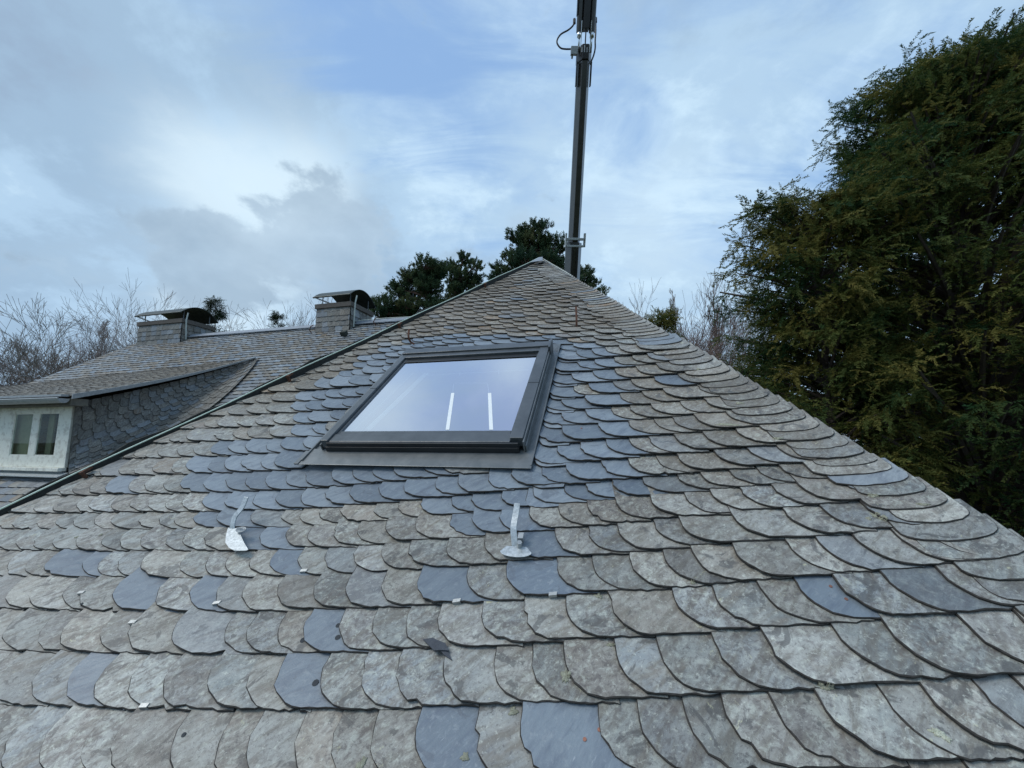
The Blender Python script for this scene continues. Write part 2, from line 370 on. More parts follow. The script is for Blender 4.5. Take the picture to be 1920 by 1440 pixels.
def slate_outline(wd, slant, rise, H, rng, npl=9, npb=7, rough=.0016, chip=0.12):
    pts = [(-.02, H), (-.004, rise * 1.25)]
    for i in range(npl):
        a = i / (npl - 1) * math.pi / 2
        # superellipse quarter from (0,rise) to (slant,0)
        x = slant * (1 - math.cos(a) ** .92) if False else slant * (1 - math.cos(a)) ** .95 * 1.0
        y = rise * (1 - math.sin(a)) 
        pts.append((x, y))
    wx = wd + slant + .02
    for i in range(1, npb + 1): pts.append((slant + (wx - slant) * i / npb, 0))
    pts.append((wd + .11, H))
    pts = np.array(pts)
    j = rng.normal(0, rough, pts.shape); j[0] = j[-1] = 0; pts += j
    if rng.random() < chip:
        k = rng.integers(4, 2 + npl + npb - 3); pts[k] += (rng.uniform(0, .008), rng.uniform(.004, .014))
    return pts

def lay(mb, to3, pts, u0, v0, slope, new, rng, thick=.0082, cy=.130, cx=.076, wd=.18, H=.3, clip=None, lift=0.0, e=.17, vclamp=None, bev=.0029):
    x, y = pts[:, 0], pts[:, 1]
    tl = rng.normal(0, .004); tr = rng.normal(0, .006)
    h = lift - .018 + (cy + tr) * (H - y) + (cx + tl) * (wd - x)
    U = u0 + x; Vv = v0 + y + slope * x
    if clip is not None: U = clip(U, Vv)
    if vclamp is not None: Vv = np.maximum(Vv, vclamp)
    n = len(pts)
    # hewn edge: the top face stops a few millimetres short and falls away to the rim
    tg = np.roll(pts, -1, 0) - np.roll(pts, 1, 0); tg[0] = pts[1] - pts[0]; tg[-1] = pts[-1] - pts[-2]
    nl = np.stack([-tg[:, 1], tg[:, 0]], 1); nl /= np.linalg.norm(nl, axis=1, keepdims=True) + 1e-9
    ins = pts + nl * (bev * rng.uniform(.5, 1.5, (n, 1)))
    Ui = u0 + ins[:, 0]; Vi = v0 + ins[:, 1] + slope * ins[:, 0]
    if clip is not None: Ui = clip(Ui, Vi)
    if vclamp is not None: Vi = np.maximum(Vi, vclamp + bev)
    top = to3(Ui, Vi, h); rim = to3(U, Vv, h - bev * .7); bot = to3(U, Vv, h - thick)
    ox, oy = rng.uniform(0, 60, 2)
    loc = np.stack([x + ox, y + oy, np.full(n, rng.uniform(0, 30))], 1)
    tone = np.tile([new, rng.random(), rng.random()], (n, 1))
    mb.add(np.concatenate([top, rim, bot]), [tuple(range(n))] + [(i, n + i, n + i + 1, i + 1) for i in range(n - 1)] + [(n + i, 2 * n + i, 2 * n + i + 1, n + i + 1) for i in range(n - 1)],
           tone=np.concatenate([tone] * 3), loc=np.concatenate([loc] * 3))
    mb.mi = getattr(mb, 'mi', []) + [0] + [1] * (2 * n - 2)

def inpoly(p, poly):
    x, y = p; c = False; n = len(poly)
    for i in range(n):
        (x1, y1), (x2, y2) = poly[i], poly[(i + 1) % n]
        if (y1 > y) != (y2 > y) and x < (x2 - x1) * (y - y1) / (y2 - y1) + x1: c = not c
    return c
# areas of the roof re-laid with new blue slates round the skylight, and single replaced slates
NEWP = [[uv(*q) for q in P] for P in (
    [(1025, 640), (1130, 650), (1180, 700), (1150, 740), (1190, 790), (1180, 830), (1240, 890), (1230, 920), (1060, 945), (1000, 880)],
    [(505, 875), (1000, 875), (1230, 890), (1260, 930), (1010, 955), (840, 955), (820, 932), (700, 934), (500, 934)],
    [(560, 740), (640, 700), (770, 640), (800, 655), (600, 840), (560, 885), (555, 930), (540, 1020), (500, 1000), (430, 1000), (380, 960), (375, 880), (420, 830), (560, 810)],
    [(690, 672), (730, 648), (850, 630), (1080, 632), (1130, 660), (1040, 668), (760, 674)],
    [(845, 950), (1020, 945), (1060, 1000), (1060, 1045), (960, 1000), (900, 1010)],
)]
NEWS = [uv(*q) for q in ((140, 1082), (188, 1082), (253, 1140), (160, 1305), (545, 1310), (605, 1200), (845, 1100), (1000, 1092), (865, 1390), (1090, 1385),
                         (1560, 1118), (255, 912), (548, 1070), (1290, 716), (400, 1125), (500, 1005), (980, 563), (800, 645))]

COURSE = [-.86, -.68, -.50, -.32, -.14, .04, .22, .40, .578, .757, .924, 1.089, 1.24, 1.385, 1.505, 1.655, 1.825, 2.0, 2.166, 2.331, 2.502, 2.68, 2.858, 3.06, 3.205]
while COURSE[-1] < 6.3: COURSE.append(COURSE[-1] + .158 - .0006 * len(COURSE))
SU0, SU1, SV0, SV1 = -1.86, -.44, 1.60, 3.14      # skylight flashing rectangle on the roof
def cslope(u): return .17 * (u + .3) + .018 * (u + .3) ** 2
def dslope(u): return .17 + .036 * (u + .3)
def sag(U, V): return .010 * np.sin(U * 2.1 + V * 1.3) + .006 * np.sin(V * 4.7 + U * .7)
def front3(U, V, H): return F3a(U, V, H + sag(U, V))

rng = np.random.default_rng(7)
mb = MB()
def clipF(lo=None, hi=None):
    def c(U, V):
        L = UL(V) - .012; R = UR(V) + .02
        if lo is not None: L = np.maximum(L, lo)
        if hi is not None: R = np.minimum(R, hi)
        return np.clip(U, L, np.maximum(L, R))
    return c
def hip_u(c0, side):          # u where the course base line meets the hip
    u = 0.0
    for _ in range(30):
        v = c0 + cslope(u); u = UR(v) if side > 0 else UL(v)
    return u
used_new = set()
for ci, c0 in enumerate(COURSE):
    e = (COURSE[ci + 1] - c0) if ci + 1 < len(COURSE) else .14
    ua, ub = hip_u(c0, -1), hip_u(c0, 1)
    segs = [(ua, ub, 'F')]
    for (a, b, kind) in segs:
        bandR = .30 if (kind in 'RF') else 0.0
        if b - a < bandR + .3: bandR = min(bandR, (b - a) * .3)
        u = a - .25 if kind != 'R' else a - .02
        endu = b - bandR * .75
        sc = 1.0 if c0 < 3 else .93
        order = []; started = False
        while u < endu:
            wd = rng.choice([.105, .128, .148, .17, .21], p=[.17, .3, .3, .16, .07]) * sc * rng.uniform(.93, 1.07)
            lo = hi = vc = None; ub_ = u + .10; vb_ = c0 + cslope(ub_)
            zone = vb_ + .2 * e > SV0 and vb_ < SV1 - .03
            if zone:
                if u + .05 > SU0 and u + wd < SU1 - .02:
                    if vb_ > SV1 - e * 1.2: vc = SV1 - .025
                    else: u += wd; continue
                elif u < SU0: hi = SU0 + .005
                elif u < SU1: u = SU1 - .02; lo = SU1; started = True
                else: lo = SU1
                if u >= SU1 - .03 and not started: started = True
            order.append((u, wd, lo, hi, vc)); u += wd
        for (u0, wd, lo, hi, vc) in order:
            slant = .150 * rng.uniform(.85, 1.1) * sc; rise = e * .84 * rng.uniform(.93, 1.05); H = e * 1.75
            slant *= 1 + .30 * min(1.0, max(0.0, (-.6 - u0) / 1.2))
            if u0 < a + .35: slant *= .75
            cu = u0 + .08 + wd / 2; cvv = c0 + cslope(cu) + e * .5
            new = 0.0
            for P in NEWP:
                if inpoly((cu, cvv), P) and rng.random() < .98: new = 1.0
            for si, (nu, nv) in enumerate(NEWS):
                if si not in used_new and abs(nu - cu) < wd * .55 and c0 + cslope(nu) < nv < c0 + e + cslope(nu): new = 1.0; used_new.add(si)
            if new == 0 and rng.random() < .06: new = rng.uniform(.25, .6)
            pts = slate_outline(wd, slant, rise, H, rng, rough=.002, chip=.2)
            v0 = c0 + cslope(u0 + .1) - dslope(u0) * .1
            lay(mb, front3, pts, u0, v0 + rng.normal(0, .0025), dslope(u0), new, rng, wd=wd, H=H, clip=clipF(lo, hi), e=e, vclamp=vc)
        # narrow double-rounded slates stacked along the right hip
        if bandR:
            for q in (0, 1):
                vb = c0 + e * .5 * q; uh = hip_u(vb, 1)
                wd = .27 * rng.uniform(.88, 1.12) * (1 if bandR > .25 else bandR / .3)
                H = e * 1.25; pts = []
                for i in range(15):
                    a_ = math.pi * i / 14
                    x = -wd * .5 * math.cos(a_) * (1.0); x = x + wd * .5 * 1.0
                    y = e * .42 * (1 - math.sin(a_) ** .75)
                    pts.append((x * 1.12, y))
                pts = [(-.01, H)] + pts + [(wd * 1.12 - .02, H)]
                pts = np.array(pts) + rng.normal(0, .0013, (len(pts), 2))
                u0 = uh - wd * 1.02 + .01
                lay(mb, front3, pts, u0, vb + cslope(u0) + .0, dslope(u0) * .85, 0.0 if rng.random() > .04 else .8, rng, wd=wd, H=H, cy=.10, cx=.02, e=e * .5, lift=.016)
        # thin stacked starter slates along the left hip and beside the skylight flashing
        for q in range(3):
            vb = c0 + e * .333 * (q - .3); uh = hip_u(vb, -1); wd = .26 * rng.uniform(.9, 1.15); H = e * 1.1
            pts = [(0, H)] + [(wd * .5 * (1 - math.cos(math.pi * i / 12)), e * .38 * (1 - math.sin(math.pi * i / 12) ** .7)) for i in range(13)] + [(wd, H)]
            pts = np.array(pts) + rng.normal(0, .0012, (15, 2)); u0 = uh - .02
            if u0 + wd > UR(vb) - .05: continue
            lay(mb, front3, pts, u0, vb + cslope(u0), dslope(u0), 0.0, rng, wd=wd, H=H, cy=.085, cx=-.02, clip=clipF(), e=e * .5, lift=.008)
        if started:
            for q in range(3):
                wd = .20 - .02 * q; H = e * 1.2
                pts = [(0, H)] + [(wd * .55 * (1 - math.cos(math.pi / 2 * i / 8)), e * .5 * (1 - math.sin(math.pi / 2 * i / 8))) for i in range(9)] + [(wd * 1.1, 0), (wd * 1.3, H)]
                pts = np.array(pts) + rng.normal(0, .0012, (12, 2)); u0 = SU1
                lay(mb, front3, pts, u0, c0 + cslope(u0) + .012 + .014 * (2 - q) - .03, dslope(u0), 1.0, rng, wd=wd, H=H, cy=.07, cx=.02, clip=clipF(SU1 - .005), e=e * .5, lift=.004 + .006 * q)
from mathutils.bvhtree import BVHTree
_bv = BVHTree.FromPolygons([tuple(p) for p in np.concatenate(mb.v)], mb.f)
def surf(u, v, default=.03):
    hit = _bv.ray_cast(Vector(F3(u, v, .25)), Vector(-NR), .4)
    return .25 - hit[3] if hit[0] is not None else default
roof = mb.build('roof', M_SLATE, house, label='weathered hipped roof of scalloped slates with new blue slates round the skylight')

# underlay: boards just below the slates, and the two roof sides turned away
ul = MB()
def quadbox(mbx, pts, nrm, th):
    mbx.prism(pts, -np.asarray(nrm) * th)
A = F3(-1.06, VA, -.005)
ul.prism([F3(UL(VE), VE, -.03), F3(UR(VE), VE, -.03), F3(UR(VA) , VA - .02, -.03), F3(UL(VA), VA - .02, -.03)], -NR * .04)
ul.build('roof_boarding', M_BLACK, house)
side = MB()
LB, RB = F3(UL(VE), VE), F3(UR(VE), VE)
back = HM * 9.5
for (p0, p1, sgn) in ((LB, A, -1), (RB, A, 1)):
    q1 = p1 + HM * 6.0 + UPZ * 0; q0 = p0 + HM * 6.0
    nn = np.cross(q0 - p0, p1 - p0); nn /= np.linalg.norm(nn)
    if nn[2] < 0: nn = -nn
    L0, L1 = np.linalg.norm(q0 - p0), np.linalg.norm(p1 - p0)
    e0 = HM; e1 = (p1 - p0) - HM * ((p1 - p0) @ HM); L1 = np.linalg.norm(e1); e1 = e1 / L1; off = ((p1 - p0) @ HM)
    rows = int(L1 / .15)
    for r_ in range(rows):
        v_ = r_ * .15; s0 = off * v_ / L1
        x = s0
        while x < 6.0:
            wd = rng.uniform(.15, .24); H = .26
            pts = np.array([(0, H), (0, .05), (.02, .015), (.06, 0), (wd + .05, 0), (wd + .04, H)])
            base = p0 + e0 * x + e1 * v_
            P = lambda U, V, Hh: p0 + np.outer(np.maximum(U, off * V / L1), e0) + np.outer(V, e1) + np.outer(Hh - .02, nn)
            lay(side, P, pts, x, v_, 0, 0.0, rng, wd=wd, H=H)
            x += wd
side.build('roof', M_SLATE_FAR, house, label='side slopes of the front roof falling away behind both hips')

# jagged slate edge up the left hip, black standing for its shaded face, copper conductor in front of it
hp = MB(); pl = []; prng = np.random.default_rng(3)
nseg = 64
LN = -D1 * .55 + NR * .35
tt = np.linspace(0, 1, nseg)
for i in range(nseg - 1):
    va, vb = VE + (VA - VE) * tt[i], VE + (VA - VE) * tt[i + 1]
    hh = .20 - .012 * va
    h0 = hh * (.60 + .12 * math.sin(i * 1.7) + .10 * math.sin(i * .6)); h1 = (hh - .012 * .1) * (.60 + .12 * math.sin((i + 1) * 1.7) + .10 * math.sin((i + 1) * .6)) 
    p = [F3(UL(va) - .01, va, -.03), F3(UL(vb) - .01, vb, -.03), F3(UL(vb) - .045, vb, h1 * .6), F3(UL(va) - .045, va, h0 * .6)]
    hp.prism(p, -D1 * .012)
hp.build('hip_edge', M_BLACK, house, label='ragged slate edge along the left hip, shade painted black')
cab = MB(); cp = [F3(UL(v) + .0, v, .062 + .004 * math.sin(v * 5)) for v in np.linspace(VE, VA, 60)]
cab.tube(cp, .0048, 8); con = cab.build('lightning_conductor', M_PATINA, house, smooth=True, label='green copper conductor wire along the left hip')
for v in (uv(157, 893)[1], uv(523, 714)[1], 3.9, 5.2):
    b = MB(); b.box(F3(UL(v) - .014, v - .03, .0), D1 * .028, D2 * .012, NR * .05); b.box(F3(UL(v) - .014, v - .035, .046), D1 * .03, D2 * .07, NR * .018)
    b.build('bracket', M_RUST, con)
# short ridge lead at the apex
ap = MB(); ap.prism([F3(-1.2, 6.12, .055), F3(-1.0, 6.14, .055), F3(-1.03, 6.36, .06), F3(-1.09, 6.36, .06)], NR * .006); ap.build('apex_slate', M_LEAD, house)
cab = MB(); cab.tube([F3(-1.06, 6.35, .06)] + [F3(UR(v) + .0, v, .05) for v in np.linspace(6.3, 5.2, 8)], .005, 6); cab.build('lightning_conductor', M_PALEWIRE, house)

# walls under the front roof
wl = MB(); eL, eR = F3(UL(VE) + .25, VE + .3), F3(UR(VE) - .25, VE + .3)
z0 = eL[2] - .1
for p, q in ((eL, eR), (eR, eR + HM * 6), (eL, eL + HM * 6)):
    p = p.copy(); q = q.copy(); p[2] = q[2] = 0; d = q - p; d /= np.linalg.norm(d); nn = np.cross(d, UPZ)
    wl.prism([p, q, q + UPZ * z0, p + UPZ * z0], nn * -.25)
wl.build('wall', M_WALL, house)

# ------------------------------------------------------------------ skylight
sk = bpy.data.objects.new('skylight', None); COL.objects.link(sk); sk.parent = house
sk.location = Vector(F3(-1.13, 1.74, 0)) - Vector(house.location); sk['label'] = 'closed roof window with grey metal frame reflecting the pale sky'
def fb(mbx, u0, u1, v0, v1, h0, h1): mbx.box(F3(u0, v0, h0), D1 * (u1 - u0), D2 * (v1 - v0), NR * (h1 - h0))
FU0, FU1, FV0, FV1 = -1.752, -.512, 1.735, 2.975
fl = MB()
fb(fl, SU0, FU0 + .03, SV0 + .14, SV1, .028, .034); fb(fl, FU1 - .03, SU1, SV0 + .14, SV1, .028, .034)      # side gutters
fl.prism([F3(SU0, SV0, .036), F3(SU1, SV0, .036), F3(SU1, SV0 + .14, .036), F3(FU1, SV0 + .105, .05), F3(FU0 + .02, SV0 + .105, .05), F3(SU0, SV0 + .14, .036)][:2] + [F3(SU1, SV0 + .142, .04), F3(SU0, SV0 + .142, .04)], NR * .004)
fb(fl, SU0, SU1, SV1 - .14, SV1 + .02, .028, .034)
fb(fl, SU0, SU0 + .012, SV0 + .03, SV1, .034, .052); fb(fl, SU0 - .03, SU0, SV0, SV0 + .12, .034, .046)
fb(fl, SU1 - .008, SU1, SV0 + .02, SV1, .034, .046)
fb(fl, FU1 + .022, FU1 + .03, SV0 + .13, FV1, .034, .085)
fb(fl, FU0 - .03, FU0 - .022, SV0 + .13, FV1, .034, .085)
fl.build('flashing', M_FLASH, sk, bevel=.002)
up = MB(); fb(up, FU0 + .015, FU1 - .01, SV0 + .115, SV0 + .145, .036, .078); up.build('flashing', M_ALU_D, sk, bevel=.002)
fr = MB()
fb(fr, FU0 - .01, FU0 + .038, FV0 - .005, FV1 - .02, .062, .118); fb(fr, FU0 + .038, FU0 + .055, FV0 + .03, FV1 - .03, .06, .100)
fb(fr, FU1 - .060, FU1 + .012, FV0 + .015, FV1 - .02, .062, .122); fb(fr, FU1 - .075, FU1 - .060, FV0 + .03, FV1 - .03, .06, .100)
fb(fr, FU0 + .038, FU1 - .06, FV0, FV0 + .075, .060, .106); fb(fr, FU0 + .055, FU1 - .075, FV0 + .075, FV0 + .115, .06, .099)
fb(fr, FU0 - .012, FU1 + .016, FV1 - .055, FV1 + .03, .06, .132); fb(fr, FU0 + .038, FU1 - .06, FV1 - .11, FV1 - .055, .06, .118)
fb(fr, FU0 + .0, FU1 + .0, FV1 + .03, FV1 + .07, .036, .10)
fr.build('window_frame', M_ALU, sk, bevel=.003)
fr = MB(); fb(fr, FU0 + .03, FU1 - .012, FV0 - .014, FV0 - .001, .055, .104)
fb(fr, FU0 + .05, FU1 - .05, FV1 - .165, FV1 - .11, .085, .093)
fb(fr, FU0 + .005, FU1 - .002, FV0 + .01, FV1 - .01, .0, .058)
fr2 = fr.build('front_profile', M_ALU_D, sk, bevel=.002)
gp = MB(); fb(gp, FU1 + .013, FU1 + .021, FV0 - .01, FV1, .05, .112); gp.build('side_strip', M_RUST and M_FLASH, sk)
for v in (FV0 + .62,):
    for (a, b) in ((FU0 - .011, FU0 + .039), (FU1 - .061, FU1 + .013)):
        j = MB(); fb(j, a, b, v, v + .003, .1, .1235 if a > -1 else .1195); j.build('frame_joint', M_ALU_D, sk)
# replace the inner block by a hollow room: shaft walls seen faintly through the pane
bpy.data.objects.remove(fr2, do_unlink=True)
fr = MB(); fb(fr, FU0 + .03, FU1 - .012, FV0 - .014, FV0 - .001, .055, .104); fr.build('front_profile', M_ALU_D, sk, bevel=.002)
fr = MB(); fb(fr, FU0 + .05, FU1 - .05, FV1 - .165, FV1 - .111, .0955, .099); fr.build('top_shadow_strip', M_ALU_D, sk, bevel=.002)  # dark strip painting the shadow line below the top hood
GU0, GU1, GV0, GV1 = FU0 + .05, FU1 - .07, FV0 + .11, FV1 - .12
pn = MB(); fb(pn, GU0, GU1, GV0, GV1, .088, .092); pn.build('pane', M_GLASS, sk)
ln = MB(); dp = -.55
fb(ln, GU0 - .02, GU0, GV0, GV1, dp, .085); fb(ln, GU1, GU1 + .02, GV0, GV1, dp, .085)
fb(ln, GU0 - .02, GU1 + .02, GV0 - .02, GV0, dp, .085); fb(ln, GU0 - .02, GU1 + .02, GV1, GV1 + .02, dp, .085)

ln.build('lining', M_LINING, sk)
fl2 = MB(); fb(fl2, GU0 - .02, GU1 + .02, GV0 - .02, GV1 + .02, dp - .02, dp); fl2.build('room_floor', M_ROOM, sk)
def thinbar(x0_, y0_, x1_, y1_, wpx, name):
    a_ = F3(*uv(x0_, y0_, .070), .070); b_ = F3(*uv(x1_, y1_, .070), .070); d_ = b_ - a_; d_ /= np.linalg.norm(d_); q_ = np.cross(NR, d_) * wpx
    t_ = MB(); t_.prism([a_ - q_, b_ - q_, b_ + q_, a_ + q_], NR * .004); t_.build(name, M_LINING, sk)
thinbar(790, 705, 992, 694, .005, 'blind_rail'); thinbar(853, 719, 914, 719, .004, 'blind_rail'); thinbar(862, 705, 862, 698, .003, 'blind_bracket'); thinbar(935, 702, 935, 694, .003, 'blind_bracket')
thinbar(851, 720, 849, 736, .004, 'blind_cord'); thinbar(914, 720, 917, 736, .004, 'blind_cord'); thinbar(800, 700, 690, 806, .022, 'lining'); thinbar(775, 700, 665, 806, .004, 'lining')
for (x0, x1) in ((849, 839), (918, 921)):
    a = np.array(uv(x0, 737, .0924)); b = np.array(uv(x1, 806, .0924))
    s_ = MB(); s_.prism([F3(b[0] - .0115, b[1], .0924), F3(b[0] + .0115, b[1], .0924), F3(a[0] + .0115, a[1], .0924), F3(a[0] - .0115, a[1], .0924)], NR * .0015); s_.build('strip', M_STRIP, sk)
hinge = MB(); fb(hinge, FU1 + .012, FU1 + .03, FV1 - .12, FV1 + .03, .06, .15); hinge.build('hinge', M_ALU, sk, bevel=.003)

# ------------------------------------------------------------------ roof hooks, clips, nails, lichen
def strip3(mbx, path, width, th):
    """flat bar along a path of (u, v, h)"""
    P = [F3(*p) for p in path]; n = len(P); wv = []
    for i in range(n):
        d = P[min(i + 1, n - 1)] - P[max(i - 1, 0)]; d /= np.linalg.norm(d)
        s_ = D1 - d * (D1 @ d); s_ /= np.linalg.norm(s_); nn = np.cross(s_, d)
        for a, b in ((-1, -1), (1, -1), (1, 1), (-1, 1)): wv.append(P[i] + s_ * a * width / 2 + nn * b * th / 2)
    f = [(i * 4 + k, i * 4 + (k + 1) % 4, (i + 1) * 4 + (k + 1) % 4, (i + 1) * 4 + k) for i in range(n - 1) for k in range(4)] + [(3, 2, 1, 0), tuple((n - 1) * 4 + k for k in range(4))]
    mbx.add(wv, f)
def smoothpath(pts, n=18):
    pts = np.array(pts); t = np.linspace(0, len(pts) - 1, n); o = []
    for q in t:
        i = int(min(q, len(pts) - 2)); f = q - i
        p0, p1, p2, p3 = pts[max(i - 1, 0)], pts[i], pts[i + 1], pts[min(i + 2, len(pts) - 1)]
        o.append(.5 * ((2 * p1) + (-p0 + p2) * f + (2 * p0 - 5 * p1 + 4 * p2 - p3) * f * f + (-p0 + 3 * p1 - 3 * p2 + p3) * f ** 3))
    return o
def px3(x, y, h): u, v = uv(x, y, h); return (u, v, h)
h2 = MB(); strip3(h2, smoothpath([px3(966, 1030, .02), px3(965, 1016, .04), px3(963, 990, .075), px3(967, 965, .10), px3(970, 944, .125)]), .027, .006)
hk = h2.build('roof_hook', M_GALV, roof, label='galvanised roof hook below the skylight, right of the two', bevel=.0015)
h3 = MB(); 
u_, v_ = uv(968, 1040, .02)
h3.prism([F3(u_ + .066 * math.cos(a), v_ + .0 + .024 * math.sin(a), .034) for a in np.linspace(math.pi, 2 * math.pi, 12)] + [F3(u_ + .04, v_ + .03, .030), F3(u_ - .045, v_ + .03, .030)], NR * .003)
h3.build('hook_plate', M_GALV, roof)
h4 = MB(); u_, v_ = uv(975, 1022, .03)
h4.tube([F3(u_, v_ - .01, .035), F3(u_ + .004, v_ - .01, .06)], .011, 6); h4.box(F3(u_ - .008, v_ + .01, .03), D1 * .022, D2 * .03, NR * .03); h4.build('hook_bolt', M_GALV_D, roof)
h5 = MB(); strip3(h5, smoothpath([px3(437, 1000, .02), px3(436, 985, .045), px3(441, 968, .07), px3(454, 951, .095), px3(462, 932, .125)]), .028, .006)
h5.build('roof_hook', M_GALV, roof, label='galvanised roof hook bent to the right, left of the two', bevel=.0015)
h6 = MB(); pp = [px3(*q, .034) for q in ((428, 990), (424, 1005), (423, 1018), (430, 1028), (440, 1033), (462, 1033), (466, 1031), (458, 1018), (452, 1005), (449, 992))]
h6.prism([F3(*q) for q in pp][::-1], NR * .003); h6.build('hook_plate', M_GALV, roof)
h7 = MB()
for dr in (0, .006): h7.tube([np.array(F3(*px3(452, 993, .05))) + D1 * (.020 - dr) * math.cos(a) * 1.3 + D2 * (.014 - dr) * math.sin(a) for a in np.linspace(0, 2 * math.pi, 14)], .0035, 5)
h7.build('hook_bolt', M_GALV_D, roof)
for (pts, nm) in (([(1081, 612, .02), (1081, 598, .08), (1080, 575, .16)], 'rusty upright hook on the upper right of the roof'),
                  ([(777, 645, .03), (770, 641, .05), (766, 632, .10), (767, 617, .16)], 'rusty curled hook above the top left of the skylight')):
    hr = MB(); strip3(hr, smoothpath([px3(*p) for p in pts], 12), .018, .006); hr.build('roof_hook', M_RUST, roof, label=nm)
for (x, y, a) in ((548, 1082, 0), (851, 1131, .1), (1036, 1119, .05), (244, 1165, 0), (239, 1352, 0), (157, 1104, 0), (371, 1161, .1)):
    cu, cv_ = uv(x, y, .04); c = MB(); d = D1 * math.cos(.17 + a) + D2 * math.sin(.17 + a)
    hs0 = [(surf(cu, cv_ + k * .003) - surf(cu, cv_ + (k - 1) * .003), k) for k in range(-36, 37)]; kk = min((q for q in hs0 if q[0] > .008), key=lambda q: abs(q[1]), default=(0, 0))[1]; cv_ += kk * .003; hs = surf(cu, cv_ + .003); p = F3(cu, cv_ + .002, hs) - d * .018 - D2 * .006; c.box(p, d * .030, D2 * .013, NR * .003); c.box(p, d * .030, D2 * .003, -NR * .012)
    c.build('slate_clip', M_CLIP, roof)
for (x, y) in ((1561, 1089), (1590, 1114), (1096, 1383), (1123, 1363), (1090, 800)):
    cu, cv_ = uv(x, y, .035); c = MB(); hs = surf(cu, cv_); c.tube([F3(cu, cv_, hs - .004), F3(cu, cv_, hs + .0022)], .0052, 10); c.build('nail', M_COPPER, roof)
for (x, y, r_) in ((628, 1163, .009), (628, 1187, .010), (586, 1273, .011), (562, 1192, .010), (338, 1372, .007), (153, 1132, .006)):
    cu, cv_ = uv(x, y, .035); c = MB(); hs = surf(cu, cv_); c.tube([F3(cu, cv_, hs - .008), F3(cu, cv_, hs + .0018)], r_, 9); c.build('felt_disc', M_FELT, roof)
lr = np.random.default_rng(5)
def lichen(x, y, sx, sy, m, hh=.036):
    cu, cv_ = uv(x, y, hh); k = sx; c = MB(); n = 40; rr = 1 + .22 * np.sin(np.arange(n) * .47 + lr.uniform(0, 6)) + .15 * np.sin(np.arange(n) * .785 + lr.uniform(0, 6)) + lr.normal(0, .13, n)
    def q3(f_, dh): return [F3(cu + k * f_ * rr[i] * math.cos(2 * math.pi * i / n), cv_ + sy * f_ * rr[i] * math.sin(2 * math.pi * i / n), surf(cu + k * f_ * rr[i] * math.cos(2 * math.pi * i / n), cv_ + sy * f_ * rr[i] * math.sin(2 * math.pi * i / n)) + dh * lr.uniform(.6, 1.3)) for i in range(n)]
    ring = q3(1.0, .0016); ring2 = q3(.7, .0032)
    low = [p - NR * .004 for p in ring]
    c.add(low + ring + ring2 + [F3(cu, cv_, surf(cu, cv_) + .0034)], [(i, (i + 1) % n, n + (i + 1) % n, n + i) for i in range(n)] + [(n + i, n + (i + 1) % n, 2 * n + (i + 1) % n, 2 * n + i) for i in range(n)] + [(2 * n + i, 2 * n + (i + 1) % n, 3 * n) for i in range(n)])
    c.build('lichen_patch', m, roof, smooth=True)
for q in ((1760, 1364, .013, .008), (1771, 1371, .013, .008), (1782, 1378, .008, .007)): lichen(*q, M_LICHENW, .042)
for q in ((1122, 1108, .014, .008), (960, 1325, .013, .012), (1060, 1262, .014, .016), (672, 1430, .011, .02), (1645, 955, .012, .010), (1660, 962, .012, .010), (1632, 962, .009, .008),
          (1388, 747, .022, .010), (1365, 790, .05, .012), (1460, 815, .022, .008), (1640, 922, .02, .007), (1735, 938, .02, .006), (185, 998, .008, .006),
          (1552, 1283, .018, .006), (1145, 1200, .012, .006), (1300, 1085, .008, .006), (1310, 686, .012, .008), (870, 1415, .01, .01), (140, 1003, .012, .008)): lichen(*q, M_LICHEN)

# broken slate lying on the roof
sfh = surf(*uv(815, 1205, .035)) + .006
sf = MB(); pts = [px3(*q, sfh) for q in ((794, 1201), (803, 1210), (815, 1222), (826, 1221), (842, 1222), (836, 1208), (823, 1203), (812, 1198))]
sf.prism([F3(*p) for p in pts][::-1], NR * .008); pts = [px3(*q, sfh - .003) for q in ((826, 1221), (834, 1230), (848, 1239), (843, 1228), (840, 1222))]
sf.prism([F3(*p) for p in pts][::-1], NR * .005)
sf.build('slate_fragment', M_SHARD, origin=F3(*pts[0]), label='dark broken slate fragment lying on the front roof below the skylight', cat='slate fragment')

# ------------------------------------------------------------------ rear wing roof
ZR = 2.83
r = ray(600, 613); PR = r * (ZR / r[2]); MR = float(PR @ HM); H2 = float(-(PR @ NR)); VR = float(PR @ D2)
def R3(u, v, h=0.0): return CAM + u * D1 + v * D2 + (h - H2) * NR
def R3a(U, V, H): return CAM + np.outer(U, D1) + np.outer(V, D2) + np.outer(H - H2, NR)
def ruv(x, y, h=0.0):
    rr = ray(x, y); p = rr * (-(H2 - h) / (rr @ NR)); return float(p @ D1), float(p @ D2)
def at_m(x, y, m):           # on the vertical plane m metres away along the level direction
    rr = ray(x, y); return CAM + rr * (m / (rr @ HM))
hl = ruv(262, 641); hb = ruv(60, 716)
hk_ = (hb[0] - hl[0]) / (hb[1] - hl[1])
def RUL(v): return hl[0] + hk_ * (v - hl[1])
RVE = ruv(0, 990)[1] - .3
rm = MB(); rng = np.random.default_rng(11)
v = RVE; rows = 0
rright = float((at_m(900, 600, MR) - CAM) @ D1) + 1.0
